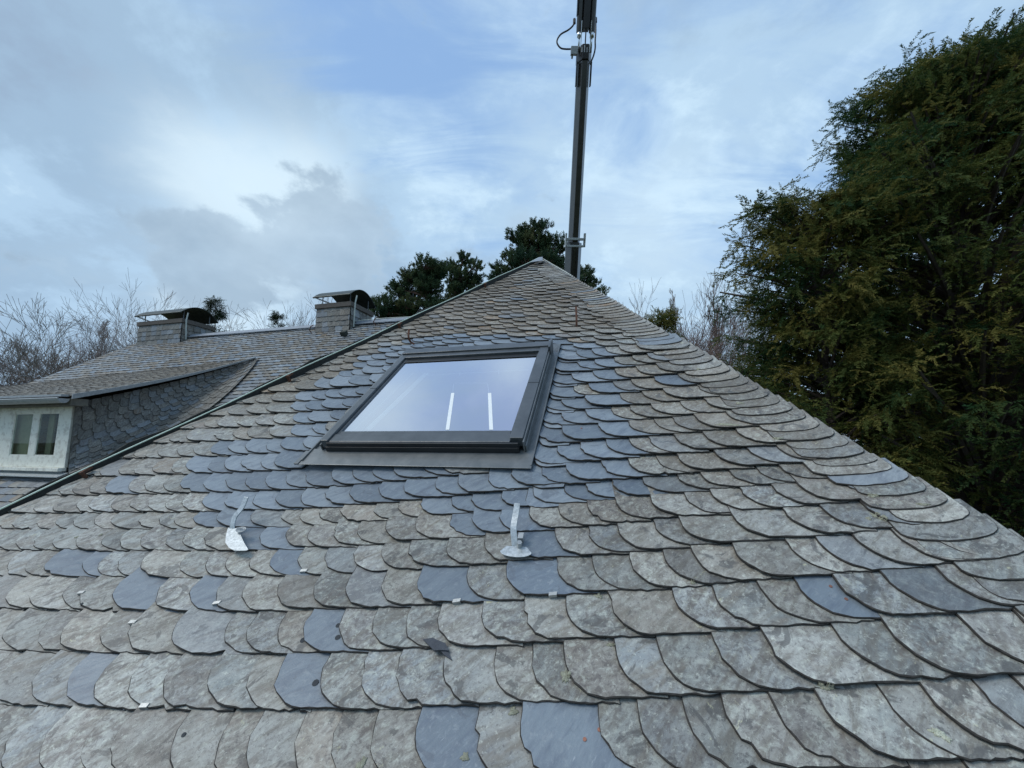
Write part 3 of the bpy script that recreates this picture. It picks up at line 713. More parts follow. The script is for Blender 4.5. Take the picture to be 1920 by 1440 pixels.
while v < VR:
    e = .135; u = RUL(v) + .02
    while u < rright:
        wd = rng.uniform(.14, .20); H = e * 1.6; slant = .05; rise = e * .6
        pts = np.array([(0, H), (0, rise), (.010, rise * .35), (.03, .01), (.06, 0), (wd + .05, 0), (wd + .03, H)])
        sx = .035 * (u - hl[0])
        if v + sx < VR - .02:
            lay(rm, R3a, pts, u, v + sx - .02, .035, (1.0 if rng.random() < .15 else (.6 if rng.random() < .5 else .1)), rng, wd=wd, H=H, thick=.008, cy=.11, cx=.05,
                clip=lambda U, V: np.maximum(U, RUL(V) - .02))
        u += wd
    v += e
rroof = rm.build('roof', M_SLATE_FAR, house, label='rear roof of small grey slates below the chimneys')
RL = float(RUL(VR))
ri = MB()
for uu in np.arange(RL, rright, .5): ri.prism([R3(uu, VR - .14, .05), R3(uu + .498, VR - .14, .05), R3(uu + .498, VR + .03, .055), R3(uu, VR + .03, .055)], NR * .008)
ri.build('ridge', M_LEAD, house)
bk = MB(); pA, pB = R3(RL, VR), R3(rright, VR); low = HM * 4.5 - UPZ * 3.4
bk.prism([pA, pB, pB + low, pA - D1 * 2 + low], -NR * .03)
pC = R3(float(RUL(RVE)), RVE); bk.prism([pA, pA - D1 * 2 + low, pC], np.array([0, 0, -.03]))
bk.build('roof', M_SLATE_FAR, house, label='rear slope of the rear wing turned away')
bd = MB(); bd.prism([R3(float(RUL(RVE)), RVE, -.03), R3(rright, RVE, -.03), R3(rright, VR - .05, -.03), R3(RL, VR - .05, -.03)], -NR * .04); bd.build('roof_boarding', M_BLACK, house)
wl = MB(); e0, e1 = R3(float(RUL(RVE)) + .4, RVE + .3), R3(rright, RVE + .3); e0[2] = e1[2] = 0; zz = R3(0, RVE)[2]
wl.prism([e0, e1, e1 + UPZ * zz, e0 + UPZ * zz], HM * .25); wl.build('wall', M_WALL, house)
wire = MB(); wire.tube([R3(RL + t * (rright - RL), VR - .05, .10 + .01 * math.sin(t * 30)) for t in np.linspace(.55, 1, 30)], .010, 5); wire.build('lightning_conductor', M_PALEWIRE, house)
for (x, y) in ((586, 628), (706, 613)):
    uu, vv = ruv(x, y); c = MB(); c.tube([R3(uu, vv, .03), R3(uu - .05, vv + .02, .12), R3(uu, vv + .05, .2), R3(uu + .07, vv + .06, .22)], .012, 6); c.build('roof_hook', M_RUST, rroof)
uu, vv = ruv(640, 633); c = MB(); c.box(R3(uu, vv, .03), D1 * .14, D2 * .1, NR * .1); c.build('roof_vent', M_COWL, rroof)

# ------------------------------------------------------------------ chimneys
def chimney(xl, xr, ytop, m0, depth, label, hcr=.12):
    pl_ = at_m(xl, ytop, m0); pr_ = at_m(xr, ytop, m0); zt = pl_[2]; W = float((pr_ - pl_) @ D1)
    ch = bpy.data.objects.new('chimney', None); COL.objects.link(ch); ch.parent = house
    base = pl_ + D1 * W / 2 + HM * depth / 2; ch.location = Vector((base[0], base[1], CAM[2] + ZR - .6)) - Vector(house.location); ch['label'] = label
    o = np.array([pl_[0], pl_[1], CAM[2] + ZR - .9]); hgt = zt - o[2] - .1
    core = MB(); core.box(o, D1 * W, HM * depth, UPZ * hgt); core.build('stack', M_SLATE_FAR and M_LEAD, ch)
    cl = MB(); rg = np.random.default_rng(int(xl))
    for (p0, ex, nn, L) in ((o, D1, -HM, W), (o + D1 * W, HM, D1, depth), (o, HM, -D1, depth)):
        vv = 0
        while vv < hgt - .05:
            e = .13; x = -.03
            while x < L:
                wd = rg.uniform(.14, .22); H = min(e * 1.5, hgt - vv)
                pts = np.array([(0, H), (0, .05), (.012, .02), (.04, 0), (wd + .03, 0), (wd + .02, H)])
                fn = lambda U, V, Hh: p0 + np.outer(np.clip(U, -.015, L + .015), ex) + np.outer(V, UPZ) + np.outer(Hh, nn)
                lay(cl, fn, pts, x, vv, .10, (.7 if rg.random() < .3 else 0), rg, wd=wd, H=H, cy=.09, cx=.04, lift=.038)
                x += wd
            vv += e
    cl.build('slate_cladding', M_SLATE_DARK, ch)
    cr = MB(); q = o + UPZ * hgt - D1 * .06 - HM * .06; cr.box(q, D1 * (W + .12), HM * (depth + .12), UPZ * hcr); cr.build('crown', M_CROWN, ch, bevel=.01)
    # barrel shaped sheet metal cowl on four rods
    zc = q[2] + hcr; ov = .07; L = W + 2 * ov; S = depth + .24; cw = MB(); n = 18
    p0 = o - D1 * ov - HM * .12; p0 = np.array([p0[0], p0[1], zc + .15])
    V_ = []
    for (dd, lift) in ((0, 0), (1, 0)):
        for i in range(n + 1):
            a = i / n; s_ = S * a; z = .30 * math.sin(math.pi * (a * .86 + .14)) ** .8 if False else .26 * (1 - (2 * a - 1) ** 2) + .0
            for t_ in (0, .012): V_.append(p0 + D1 * (L * dd) + HM * s_ + UPZ * (z + t_))
    m2 = 2 * (n + 1); fs = []
    for i in range(n):
        a0, a1 = 2 * i, 2 * i + 2
        fs += [(a0, m2 + a0, m2 + a1, a1), (a0 + 1, a1 + 1, m2 + a1 + 1, m2 + a0 + 1), (a0, a1, a1 + 1, a0 + 1), (m2 + a0, m2 + a0 + 1, m2 + a1 + 1, m2 + a1)]
    fs += [(0, 1, m2 + 1, m2), (2 * n, m2 + 2 * n, m2 + 2 * n + 1, 2 * n + 1)]
    cw.add(V_, fs)
    cw.tube([p0, p0 + D1 * L], .02, 6); cw.tube([p0 + HM * S, p0 + HM * S + D1 * L], .02, 6)
    cw.build('cowl', M_COWL, ch)
    for (x, y) in ((.08, .05), (W - .05, .05), (.08, depth - .05), (W - .05, depth - .05)):
        pb = o + D1 * x + HM * y; pb = np.array([pb[0], pb[1], zc]); a = (y + .12) / S
        rd = MB(); rd.tube([pb, pb + UPZ * (.15 + .26 * (1 - (2 * a - 1) ** 2))], .012, 6); rd.build('cowl_support', M_ALU, ch)
    rd = MB(); rd.tube([p0 + D1 * .05, np.array([*(o + D1 * .35)[:2], zc])], .018, 5)
    rd.build('cowl_support', M_GALV_D, ch)
    fg = MB(); oo = o + D1 * (W + .05); fg.tube([np.array([*(oo + HM * .1)[:2], CAM[2] + ZR - .12]), np.array([*(oo + D1 * .08)[:2], zc - .05]), np.array([*(oo + D1 * .12)[:2], zc + .15])], .018, 5); fg.build('conductor_rod', M_PALEWIRE, ch)
chimney(264, 342, 606, MR - .28, .85, 'left chimney, slate clad with a dark barrel cowl')
chimney(597, 657, 573, MR - .28, .85, 'right chimney nearer the front roof, slate clad with a dark barrel cowl')

# ------------------------------------------------------------------ dormer
B = R3(*ruv(131, 893)); MW = float((B - CAM) @ HM); UC = float((B - CAM) @ D1)
dm = bpy.data.objects.new('dormer', None); COL.objects.link(dm); dm.parent = house; dm.location = Vector(B) - Vector(house.location); dm['label'] = 'swept dormer with white window and slated cheek'
def W3(a, m, z): return CAM + D1 * a + HM * m + UPZ * z
def wz(x, y, m=None): p = at_m(x, y, MW if m is None else m); return float((p - CAM) @ D1), float(p[2] - CAM[2])
Mg = R3(*ruv(478, 673), .03); Mu = float((Mg - CAM) @ D1); Mm = float((Mg - CAM) @ HM); Mz = Mg[2] - CAM[2]
ea, ez = wz(133, 741, MW - .22); E_ = W3(ea, MW - .22, ez)
left = -D1 * 7
ML = R3(*ruv(0, 727), .03); ML = Mg + (ML - Mg) * (7 / float((Mg - ML) @ D1))
dr = MB(); rg = np.random.default_rng(21)
DL = float(np.linalg.norm((Mg - E_) - D1 * ((Mg - E_) @ D1))); DN = np.cross(D1, (Mg - E_) / np.linalg.norm(Mg - E_)); DN /= np.linalg.norm(DN)
def droof(U, V, Hh):    # U metres from the far end, V metres up
    s_ = np.clip(V / DL, 0, 1)[:, None]; f_ = (U / 7)[:, None]
    lo_ = (E_ + left)[None] * (1 - f_) + E_[None] * f_; up_ = ML[None] * (1 - f_) + Mg[None] * f_
    return lo_ * (1 - s_) + up_ * s_ - np.outer(.06 * np.sin(np.pi * s_[:, 0]), UPZ) + np.outer(Hh, DN)
v = 0
while v < DL - .05:
    u = 0
    while u < 7.0:
        wd = rg.uniform(.14, .22); pts = np.array([(0, .21), (0, .07), (.02, .02), (.05, 0), (wd + .04, 0), (wd + .03, .21)])
        lay(dr, droof, pts, u, v, 0, 0.0, rg, wd=wd, H=.21, clip=lambda U, V: np.minimum(U, 7.0), cy=.06, cx=.03)
        u += wd
    v += .13
dr.build('dormer_roof', slate_material('mossy_slate', .85, .5, .8), dm)
db = MB(); GU_, GV_ = np.meshgrid(np.linspace(0, 7, 8), np.linspace(0, DL, 9)); db.add(droof(GU_.ravel(), GV_.ravel(), np.full(72, -.03)), [(j * 8 + i, j * 8 + i + 1, (j + 1) * 8 + i + 1, (j + 1) * 8 + i) for j in range(8) for i in range(7)])
db.build('roof_boarding', M_WOODG, dm)
# verge board
vb_ = MB(); vp_ = [E_ * (1 - t) + Mg * t - UPZ * .06 * math.sin(math.pi * t) for t in np.linspace(0, 1, 14)]
for i in range(13): vb_.prism([vp_[i] + D1 * .02 + UPZ * .015, vp_[i + 1] + D1 * .02 + UPZ * .015, vp_[i + 1] + D1 * .02 - UPZ * (.05 * (1 - i / 16)), vp_[i] + D1 * .02 - UPZ * (.05 * (1 - (i - 1) / 16))], D1 * .02)
vb_.build('verge_board', M_GALV_D, dm)
# slated cheek that sweeps out onto the roof
ck = MB(); rg = np.random.default_rng(31)
CA_ = wz(136, 800)[0]; Tw = W3(CA_, MW, ez - .06); Bw = W3(CA_, MW, B[2] - CAM[2] - .02)
Bv = R3(UC, float((B - CAM) @ D2), .02)
def cheek(U, V, Hh):   # U 0 (window) .. 1 (merge), V 0 (bottom) .. 1 (verge)
    U = np.clip(U, 0, 1); V = np.clip(V, 0, 1)
    top = Tw[None] * (1 - U)[:, None] + Mg[None] * U[:, None] - np.outer(.06 * np.sin(np.pi * U) + .03, UPZ)
    foot = Bw[None] * (1 - U)[:, None] + (Mg - UPZ * .05)[None] * U[:, None]
    bul = .10 + .9 * np.sin(np.pi * np.clip(U, 0, 1)) ** .8 * (1 - U * .3)
    far = foot + np.outer(bul, D1) - np.outer(.25 * np.sin(np.pi * U), D2 * 1.0) + NR * .03
    q = 1 - V
    P = top * ((1 - q) ** 2)[:, None] + foot * (2 * q * (1 - q))[:, None] + far * (q ** 2)[:, None]
    nn = (D1 * .75 - HM * .35 + UPZ * .3); return P + np.outer(Hh, nn)
rows = 12
for j in range(rows):
    u = -.02
    while u < 1:
        wd = rg.uniform(.035, .055) * (1 + .2 * u); H = 1.6 / rows
        # rounded left end, drawn in surface units
        pts = np.array([(0, H), (0, .45 / rows), (.006, .18 / rows), (.02, 0), (wd + .015, 0), (wd + .01, H)])
        n = len(pts); U = u + pts[:, 0]; V = j / rows + pts[:, 1] - .25 / rows + .035 * math.sin(u * 6)
        hgt = .02 + .30 * (H - pts[:, 1]) * .45 + .45 * np.clip(wd - pts[:, 0], -.05, .2)
        top = cheek(U, V, hgt); bot = cheek(U, V, hgt - .008); ox, oy = rg.uniform(0, 50, 2)
        loc = np.stack([pts[:, 0] * 4 + ox, pts[:, 1] * 1.5 + oy, np.full(n, 1.0)], 1); tone = np.tile([0 if rg.random() > .2 else .5, rg.random(), rg.random()], (n, 1))
        ck.add(np.concatenate([top, bot]), [tuple(range(n))] + [(i, n + i, n + (i + 1) % n, (i + 1) % n) for i in range(n - 1)], tone=np.concatenate([tone, tone]), loc=np.concatenate([loc, loc]))
        ck.mi = getattr(ck, 'mi', []) + [0] + [1] * (n - 1)
        u += wd
ck.build('cheek', M_SLATE_DARK, dm)
cb = MB(); gu = np.linspace(0, 1, 16); gv = np.linspace(0, 1, 8); GU, GV = np.meshgrid(gu, gv); cb.add(cheek(GU.ravel(), GV.ravel(), np.full(128, .004)), [(j * 16 + i, j * 16 + i + 1, (j + 1) * 16 + i + 1, (j + 1) * 16 + i) for j in range(7) for i in range(15)])
cb.build('cheek_boarding', M_BLACK, dm)
# gutter
gt = MB(); ga = E_ - HM * .06 - UPZ * .05; n = 10
ring = lambda o_: [o_ + HM * .065 * math.cos(a) + UPZ * .065 * math.sin(a) for a in np.linspace(math.pi, 2 * math.pi, n)]
V_ = ring(ga + left) + ring(ga - D1 * .02); gt.add(V_, [(i, i + 1, n + i + 1, n + i) for i in range(n - 1)] + [tuple(range(n, 2 * n))])
gt.tube([ga + left - HM * .065, ga - D1 * .02 - HM * .065], .011, 8)
gt.box(E_ + left + HM * .02 - UPZ * .02, D1 * 6.95, -HM * .10, UPZ * .03)
gt.build('gutter', M_GALV_D, dm)
fs = MB(); a0, zt = wz(137, 762); fs.box(W3(ea - 7, MW - .2, ez - .14), D1 * 6.98, HM * .2, UPZ * .10); fs.box(W3(ea - 7, MW - .04, zt), D1 * 7, HM * .04, UPZ * (ez - .13 - zt)); fs.build('fascia', M_WOODG, dm)
# window: wide white casing, two sashes
zb = wz(131, 877)[1]; cr_ = wz(134, 800)[0]; pl0, pl1 = wz(26, 810)[0], wz(60, 810)[0]; pr0, pr1 = wz(72, 810)[0], wz(109, 810)[0]; pt = wz(60, 775)[1]; pb = wz(60, 855)[1]
wn = MB()
def wb(a, b, z0_, z1_, m0_, m1_, t=None): (t or wn).box(W3(a, MW + m0_, z0_), D1 * (b - a), HM * (m1_ - m0_), UPZ * (z1_ - z0_))
wb(pr1, cr_, zb, zt, -.018, .02); wb(pl0 - .9, pl0, zb, zt, -.018, .02); wb(pl0, pr1, pt, zt, -.018, .02); wb(pl0, pr1, zb, pb, -.018, .02); wb(pl1, pr0, pb, pt, -.014, .02)
wb(pl0 - .9, cr_ + .02, zb - .05, zb - .001, -.10, .0)
for (a, b) in ((pl0, pl1), (pr0, pr1)):
    for (c_, d_, e_, f_) in ((a, a + .012, pb, pt), (b - .012, b, pb, pt), (a + .012, b - .012, pt - .014, pt), (a + .012, b - .012, pb, pb + .02)): wb(c_, d_, e_, f_, -.010, .01)
wn.build('window_frame', M_WHITE, dm, bevel=.004)
for (a, b) in ((pl0, pl1), (pr0, pr1)): p = MB(); wb(a + .012, b - .012, pb + .02, pt - .014, -.004, .0, p); p.build('pane', M_PANE, dm)
rm_ = MB(); wb(pl0 - .9, cr_, zb, zt, .9, .95, rm_); rm_.build('room_wall', M_ROOM, dm)
ct = MB(); wb(pl0 - .1, pl1 + .02, zb, zt, .06, .08, ct); wb(pr0, pr0 + .12, zb, zt, .10, .12, ct); ct.build('curtain', M_CURT, dm)
ap_ = MB(); ap_.box(W3(pl0 - 1, MW - .14, zb - .13), D1 * (cr_ + .1 - pl0 + 1), HM * .12 + UPZ * .05, UPZ * .012); ap_.build('flashing', M_GALV, dm)
wb2 = MB(); wb2.box(W3(pl0 - 7, MW - .03, zb - .6), D1 * (cr_ - pl0 + 6.98), HM * .05, UPZ * (.55)); wb2.build('front_wall', M_LEAD, dm)

# ------------------------------------------------------------------ crane boom
cA = at_y(1072, 545, 11.3); cB = at_y(1098, 60, 8.75)
bx = (cB - cA) / np.linalg.norm(cB - cA)
sx_ = np.cross(bx, [0, 1, 0]); sx_ /= np.linalg.norm(sx_)
if sx_[0] < 0: sx_ = -sx_
sy_ = np.cross(bx, sx_)
if sy_[1] > 0: sy_ = -sy_
LB_ = float(np.linalg.norm(cB - cA))
def on(y):                       # distance along the boom for a picture row
    best = min(np.linspace(-2, 8, 1500), key=lambda s_: abs(proj(cA + bx * s_)[1] - y)); return best
def proj(p):
    q = p - CAM; f_ = q[1] * math.cos(TH) + q[2] * math.sin(TH); u_ = -q[1] * math.sin(TH) + q[2] * math.cos(TH)
    return 960 + F * q[0] / f_, 720 - F * u_ / f_
foot = cA - bx * 0
gx = cA - bx * (cA[2] / bx[2])
cr = empty('crane', (gx[0], gx[1], 0), 'dark hydraulic crane boom rising behind the roof peak', 'crane')
def hexsec(mbx, s0, s1, w_, d_):
    prof = [(-.5, .15), (-.5, .5), (.5, .5), (.5, .15), (.22, -.5), (-.22, -.5)]
    a = [cA + bx * s0 + sx_ * x * w_ - sy_ * y * d_ for x, y in prof]; mbx.prism(a, bx * (s1 - s0))
s_col = on(455); s_j = on(118); 
m_ = MB(); hexsec(m_, -(cA[2] / bx[2]) + 1.2, s_col, .43, .46); o_ = m_.build('lower_boom', M_BOOM, cr, bevel=.02)
m_ = MB(); m_.box(gx - np.array([1.1, 1.1, 0]), np.array([2.2, 0, 0]), np.array([0, 2.2, 0]), np.array([0, 0, .9])); m_.tube([gx + UPZ * .9, gx + UPZ * 2.0], .45, 16); m_.build('crane_base', M_BOOM, cr, bevel=.03)
m_ = MB(); hexsec(m_, s_col, s_j, .31, .36); m_.build('upper_boom', M_BOOM, cr, bevel=.015)
m_ = MB(); 
for ds in (-.12, .06):
    for (x, y, wx_, wy) in ((-.26, -.27, .04, .54), (.22, -.27, .04, .54), (-.26, .23, .52, .04), (-.26, -.27, .52, .04)):
        m_.box(cA + bx * (s_col + ds) + sx_ * x + sy_ * y, sx_ * wx_, sy_ * wy, bx * .055)
for x in (-.27, .235): m_.box(cA + bx * (s_col - .12) + sx_ * x + sy_ * .05, sx_ * .04, sy_ * .16, bx * .36)
m_.build('collar', M_GALV, cr, bevel=.006)
m_ = MB()
for x in (-.085, .03): m_.box(cA + bx * (s_col - 2.5) + sx_ * x + sy_ * .232, sx_ * .05, sy_ * .03, bx * 2.3)
m_.build('guide_rail', M_BOOM2, cr)
m_ = MB(); m_.box(cA + bx * (s_j - .5) + sx_ * -.19 + sy_ * -.02, sx_ * .03, sy_ * .1, bx * .5); m_.build('side_plate', M_BOOM2, cr); m_ = MB(); m_.box(cA + bx * (s_j - .5) + sx_ * .16 + sy_ * -.02, sx_ * .03, sy_ * .1, bx * .5); m_.build('side_plate', M_BOOM2, cr)
s_t = s_j + 6
m_ = MB(); hexsec(m_, s_j, s_j + .32, .36, .40); m_.build('joint_block', M_BOOM2, cr, bevel=.02)
for x in (-.15, .15):
    m_ = MB(); m_.tube([cA + bx * (s_j + .62) + sx_ * x, cA + bx * s_t + sx_ * x], .075, 14); m_.build('cylinder', M_BOOM, cr, smooth=False)
    m_ = MB(); m_.tube([cA + bx * (s_j + .2) + sx_ * x + sy_ * .02, cA + bx * (s_j + .64) + sx_ * x + sy_ * .02], .022, 10); m_.tube([cA + bx * (s_j + .50) + sx_ * x + sy_ * .03, cA + bx * (s_j + .60) + sx_ * x + sy_ * .03], .055, 12); m_.build('piston_rod', M_CHROME, cr, smooth=True)
    m_ = MB(); m_.tube([cA + bx * (s_j + .1) + sx_ * x * .75 + sy_ * .1, cA + bx * (s_j + .8) + sx_ * x * .75 + sy_ * .12], .010, 6); m_.build('hydraulic_pipe', M_CHROME, cr)
m_ = MB(); m_.box(cA + bx * (s_j + .66) - sx_ * .075 - sy_ * .1, sx_ * .15, sy_ * .2, bx * 5.4); m_.build('jib', M_BOOM2, cr, bevel=.01)
m_ = MB(); m_.box(cA + bx * (s_j + .95) - sx_ * .235 - sy_ * .05, sx_ * .02, sy_ * .12, bx * 5); m_.build('side_plate', M_BOOM2, cr)
m_ = MB(); q0 = cA + bx * (s_j + .14)
m_.box(q0 - sx_ * .34, sx_ * .16, sy_ * .12, bx * .16); m_.box(q0 - sx_ * .32 - bx * .06, sx_ * .04, sy_ * .06, bx * .08)
for k in range(4): m_.tube([q0 + sx_ * (-.09 + .06 * k) + sy_ * .2, q0 + sx_ * (-.09 + .06 * k) + sy_ * .2 + bx * (.10 + .04 * (k % 2))], .014, 6)
m_.build('valve_block', M_GALV_D, cr)
def pxd(x, y, Y): return at_y(x, y, Y)
Yh = 8.9
m_ = MB(); m_.tube([pxd(*q, Yh) for q in smoothpath([(1077, 38), (1075, 47), (1066, 56), (1052, 64), (1045, 74), (1045, 82), (1051, 90), (1060, 92), (1073, 92)], 30)], .020, 7); m_.build('hose', M_HOSE, cr, smooth=True)
m_ = MB(); m_.tube([pxd(*q, Yh) for q in smoothpath([(1117, 40), (1117, 60), (1116, 76), (1116, 90), (1113, 104), (1108, 116)], 20)], .020, 7); m_.build('hose', M_HOSE, cr, smooth=True)
m_ = MB(); m_.tube([pxd(1077, 36, Yh), pxd(1077, 44, Yh)], .035, 8); m_.build('hose_fitting', M_BOOM2, cr); m_ = MB(); m_.tube([pxd(1117, 34, Yh), pxd(1117, 42, Yh)], .035, 8); m_.build('hose_fitting', M_BOOM2, cr)
m_ = MB(); m_.tube([cA + bx * (s_j + .2) + sy_ * .05, cA + bx * (s_j + .7) + sy_ * .05], .016, 6); m_.build('hose', M_HOSE, cr)
#TREES
# ------------------------------------------------------------------ trees
def rotframes(dirs, rng, roll=True):
    """per-item orthonormal frames with x along dirs"""
    d = dirs / (np.linalg.norm(dirs, axis=1, keepdims=True) + 1e-9)
    z = np.tile([0, 0, 1.0], (len(d), 1)); s_ = np.cross(z, d); nrm = np.linalg.norm(s_, axis=1, keepdims=True); s_ = np.where(nrm > .05, s_ / (nrm + 1e-9), [[1, 0, 0]])
    n_ = np.cross(d, s_)
    if roll is not False:
        a = rng.normal(0, roll if isinstance(roll, float) else 3.0, len(d))[:, None]; s2 = s_ * np.cos(a) + n_ * np.sin(a); n2 = -s_ * np.sin(a) + n_ * np.cos(a); s_, n_ = s2, n2
    return d, s_, n_
def stamp(tv, tq, P, D, S, rng, roll):
    d, s_, n_ = rotframes(D, rng, roll)
    V = P[:, None, :] + S[:, None, None] * (tv[None, :, 0:1] * d[:, None, :] + tv[None, :, 1:2] * s_[:, None, :] + tv[None, :, 2:3] * n_[:, None, :])
    Q = tq[None] + (np.arange(len(P)) * len(tv))[:, None, None]
    return V.reshape(-1, 3), Q.reshape(-1, tq.shape[1])
def leafq(p, d, L, wv, V, Q):
    """a narrow leaf: diamond quad"""
    p = np.asarray(p, float); d = np.asarray(d, float); d = d / np.linalg.norm(d); k = len(V)
    V += [p, p + d * L * .45 + wv, p + d * L, p + d * L * .45 - wv]; Q.append((k, k + 1, k + 2, k + 3))
def spray_template(seed, n=12, L=1.0, leaf=.23, wid=.036, droop=.30):
    r_ = np.random.default_rng(seed); V = []; Q = []
    for i in range(n):
        t = (i + .5) / n; p = np.array([t * L, 0, -droop * t * t])
        for sg in (-1, 1):
            d = np.array([.62, sg * (.8 - .3 * t), -.25 + r_.normal(0, .12)]); wv = np.array([.3, -sg * .5, .8 * r_.normal(0, 1)]); d = d + r_.normal(0, .22, 3); wv = wv / np.linalg.norm(wv) * wid
            leafq(p, d, leaf * (1.15 - .55 * t) * r_.uniform(.8, 1.2), wv, V, Q)
    leafq((L * .85, 0, -droop * .8), (1, 0, -.5), leaf * .8, np.array([0, wid, 0]), V, Q)
    leafq((0, 0, 0), (1, 0, -.15), L * .9, np.array([0, wid * .25, 0]), V, Q)
    return np.array(V), np.array(Q)
def tuft_template(seed, n=26, wid=.035):
    r_ = np.random.default_rng(seed); V = []; Q = []
    for i in range(n):
        t = r_.uniform(0, .75); a = r_.uniform(0, 2 * math.pi); sp = r_.uniform(.55, 1.1)
        d = np.array([.75, math.cos(a) * sp, math.sin(a) * sp]); wv = np.cross(d, r_.normal(0, 1, 3)); wv = wv / np.linalg.norm(wv) * wid
        leafq((t, 0, 0), d, .42 * r_.uniform(.7, 1.1), wv, V, Q)
    return np.array(V), np.array(Q)
def limb_curve(a, b, lift, n=7):
    t = np.linspace(0, 1, n)[:, None]; return a * (1 - t) + b * t + np.array([0, 0, 1.0]) * lift * np.sin(np.pi * t)

def conifer(name, base, top, prof, label, nlimb=240, seed=1, cat='tree', group=None, M=M_YEW, ssize=.62, nsub=11, nspr=5, rise=.45, trunk_r=.35, noise=.22, mode='spray', bark=None, tone_bias=0.0, lead=(46, .25), zone=None):
    """prof: list of (height fraction, radius)"""
    rng = np.random.default_rng(seed); root = empty(name, tuple(base), label, cat, group); base = np.asarray(base, float); top = np.asarray(top, float)
    zs = np.array([p[0] for p in prof]); rs = np.array([p[1] for p in prof]); Hh = top[2] - base[2]
    tr = MB(); n = 14; tp = [base * (1 - t) + top * t + np.array([math.sin(t * 9 + seed), math.cos(t * 7 + seed), 0]) * .12 * math.sin(math.pi * t) for t in np.linspace(0, 1, n)]
    tr.tube(tp, [trunk_r * (1 - .93 * t) for t in np.linspace(0, 1, n)], 9)
    P = []; D = []; S = []; T = []
    ph = rng.uniform(0, 6, 6)
    for i in range(nlimb):
        h = rng.uniform(zs[0], zs[-1]) ** 1.0; az_ = rng.uniform(0, 2 * math.pi)
        if zone is not None and not zone(h, az_): continue
        R = np.interp(h, zs, rs); lump = 1 + noise * (math.sin(az_ * 2 + ph[0] + h * 9) * .6 + math.sin(az_ * 3 + ph[1] - h * 17) * .5 + math.sin(h * 40 + ph[2] + az_) * .5) + rng.normal(0, .10)
        R = max(.15, R * lump)
        a = base * (1 - h) + top * h; od = np.array([math.cos(az_), math.sin(az_), 0.0])
        tip = a + od * R + np.array([0, 0, rise * R * rng.uniform(.6, 1.3)]); st = a - np.array([0, 0, .12 * R])
        cv_ = limb_curve(st, tip, .08 * R, 7)
        tr.tube(cv_, [max(.012, .018 * R + .02) * (1 - .8 * t) for t in np.linspace(0, 1, 7)], 4, cap=False)
        ltone = np.clip(rng.normal(.42 + tone_bias, .26), 0, 1)
        for j in range(nsub):
            t = 1 - (rng.random() ** 1.5) * .78; p = cv_[0] * 0; k = min(int(t * 6), 5); f_ = t * 6 - k; p = cv_[k] * (1 - f_) + cv_[k + 1] * f_
            sgn = rng.choice([-1, 1]); ld = cv_[k + 1] - cv_[k]; ld /= np.linalg.norm(ld); sdv = np.cross(ld, [0, 0, 1]); sdv /= np.linalg.norm(sdv) + 1e-9
            Ls = min((.35 + .22 * R) * (1.15 - .7 * t) + .25, 1.6) * rng.uniform(.6, 1.1)
            sd_ = ld * rng.uniform(.4, 1.0) + sdv * sgn * rng.uniform(.2, 1.0) + np.array([0, 0, rng.normal(.02, .28)]); sd_ /= np.linalg.norm(sd_)
            for q in range(nspr):
                tq_ = (q + rng.random()) / nspr; pp = p + sd_ * Ls * tq_ - np.array([0, 0, .22 * Ls * tq_ * tq_]) + rng.normal(0, .04, 3)
                dd = sd_ * .8 + rng.normal(0, .55, 3) + np.array([0, 0, -.12])
                P.append(pp); D.append(dd); S.append(ssize * rng.uniform(.55, 1.25)); T.append(np.clip(ltone + rng.normal(0, .16), 0, 1))
    # leader shoots
    for i in range(lead[0]):
        t = rng.random(); pp = top - np.array([0, 0, 1.8 * t]) + rng.normal(0, .10 + lead[1] * t, 3); P.append(pp); D.append(np.array([rng.normal(0, .6), rng.normal(0, .6), .8])); S.append(ssize * .8); T.append(.5)
    P, D, S, T = map(np.array, (P, D, S, T))
    bark_o = tr.build('trunk', bark or M_BARK, root)
    VV = []; QQ = []; TT = []; off = 0; nt = 3
    for k in range(nt):
        tv, tq = (spray_template(k + 10) if mode == 'spray' else tuft_template(k + 40)); idx = np.arange(k, len(P), nt)
        V, Q = stamp(tv, tq, P[idx], D[idx], S[idx], rng, .35 if mode == 'spray' else True)
        VV.append(V); QQ.append(Q + off); off += len(V); TT.append(np.repeat(T[idx], len(tv)))
    T_ = np.concatenate(TT); A_ = np.stack([T_, T_, T_], 1)
    big_mesh('crown', np.concatenate(VV), np.concatenate(QQ), M, root, {'tone': A_})
    return root

# big evergreens on the right
Yt = 10.5
def gp_(x, Y): p = at_y(x, 822, Y); p[2] = 0; return p
tp = at_y(1775, 150, Yt); bs = gp_(1800, Yt)
conifer('yew_tree', bs, tp, [(.2, 4.4), (.45, 4.6), (.59, 4.3), (.66, 3.9), (.70, 3.3), (.755, 2.6), (.83, 2.3), (.88, 2.3), (.93, 1.7), (.97, 1.0), (1.0, .3)],
        'tallest dark evergreen with drooping olive sprays right of the roof', nlimb=680, seed=4, nsub=10, nspr=7, ssize=.36, group='evergreens right of the roof')
Y2 = 10.0
conifer('yew_tree', gp_(1545, Y2), at_y(1525, 400, Y2), [(.25, 1.5), (.6, 1.4), (.75, 1.3), (.81, 1.3), (.87, 1.8), (.91, 1.5), (.96, 1.1), (1.0, .4)],
        'lower olive evergreen reaching left in front of the tallest one', nlimb=270, seed=9, nsub=10, nspr=6, group='evergreens right of the roof', rise=.40, ssize=.34, tone_bias=.15, trunk_r=.2)
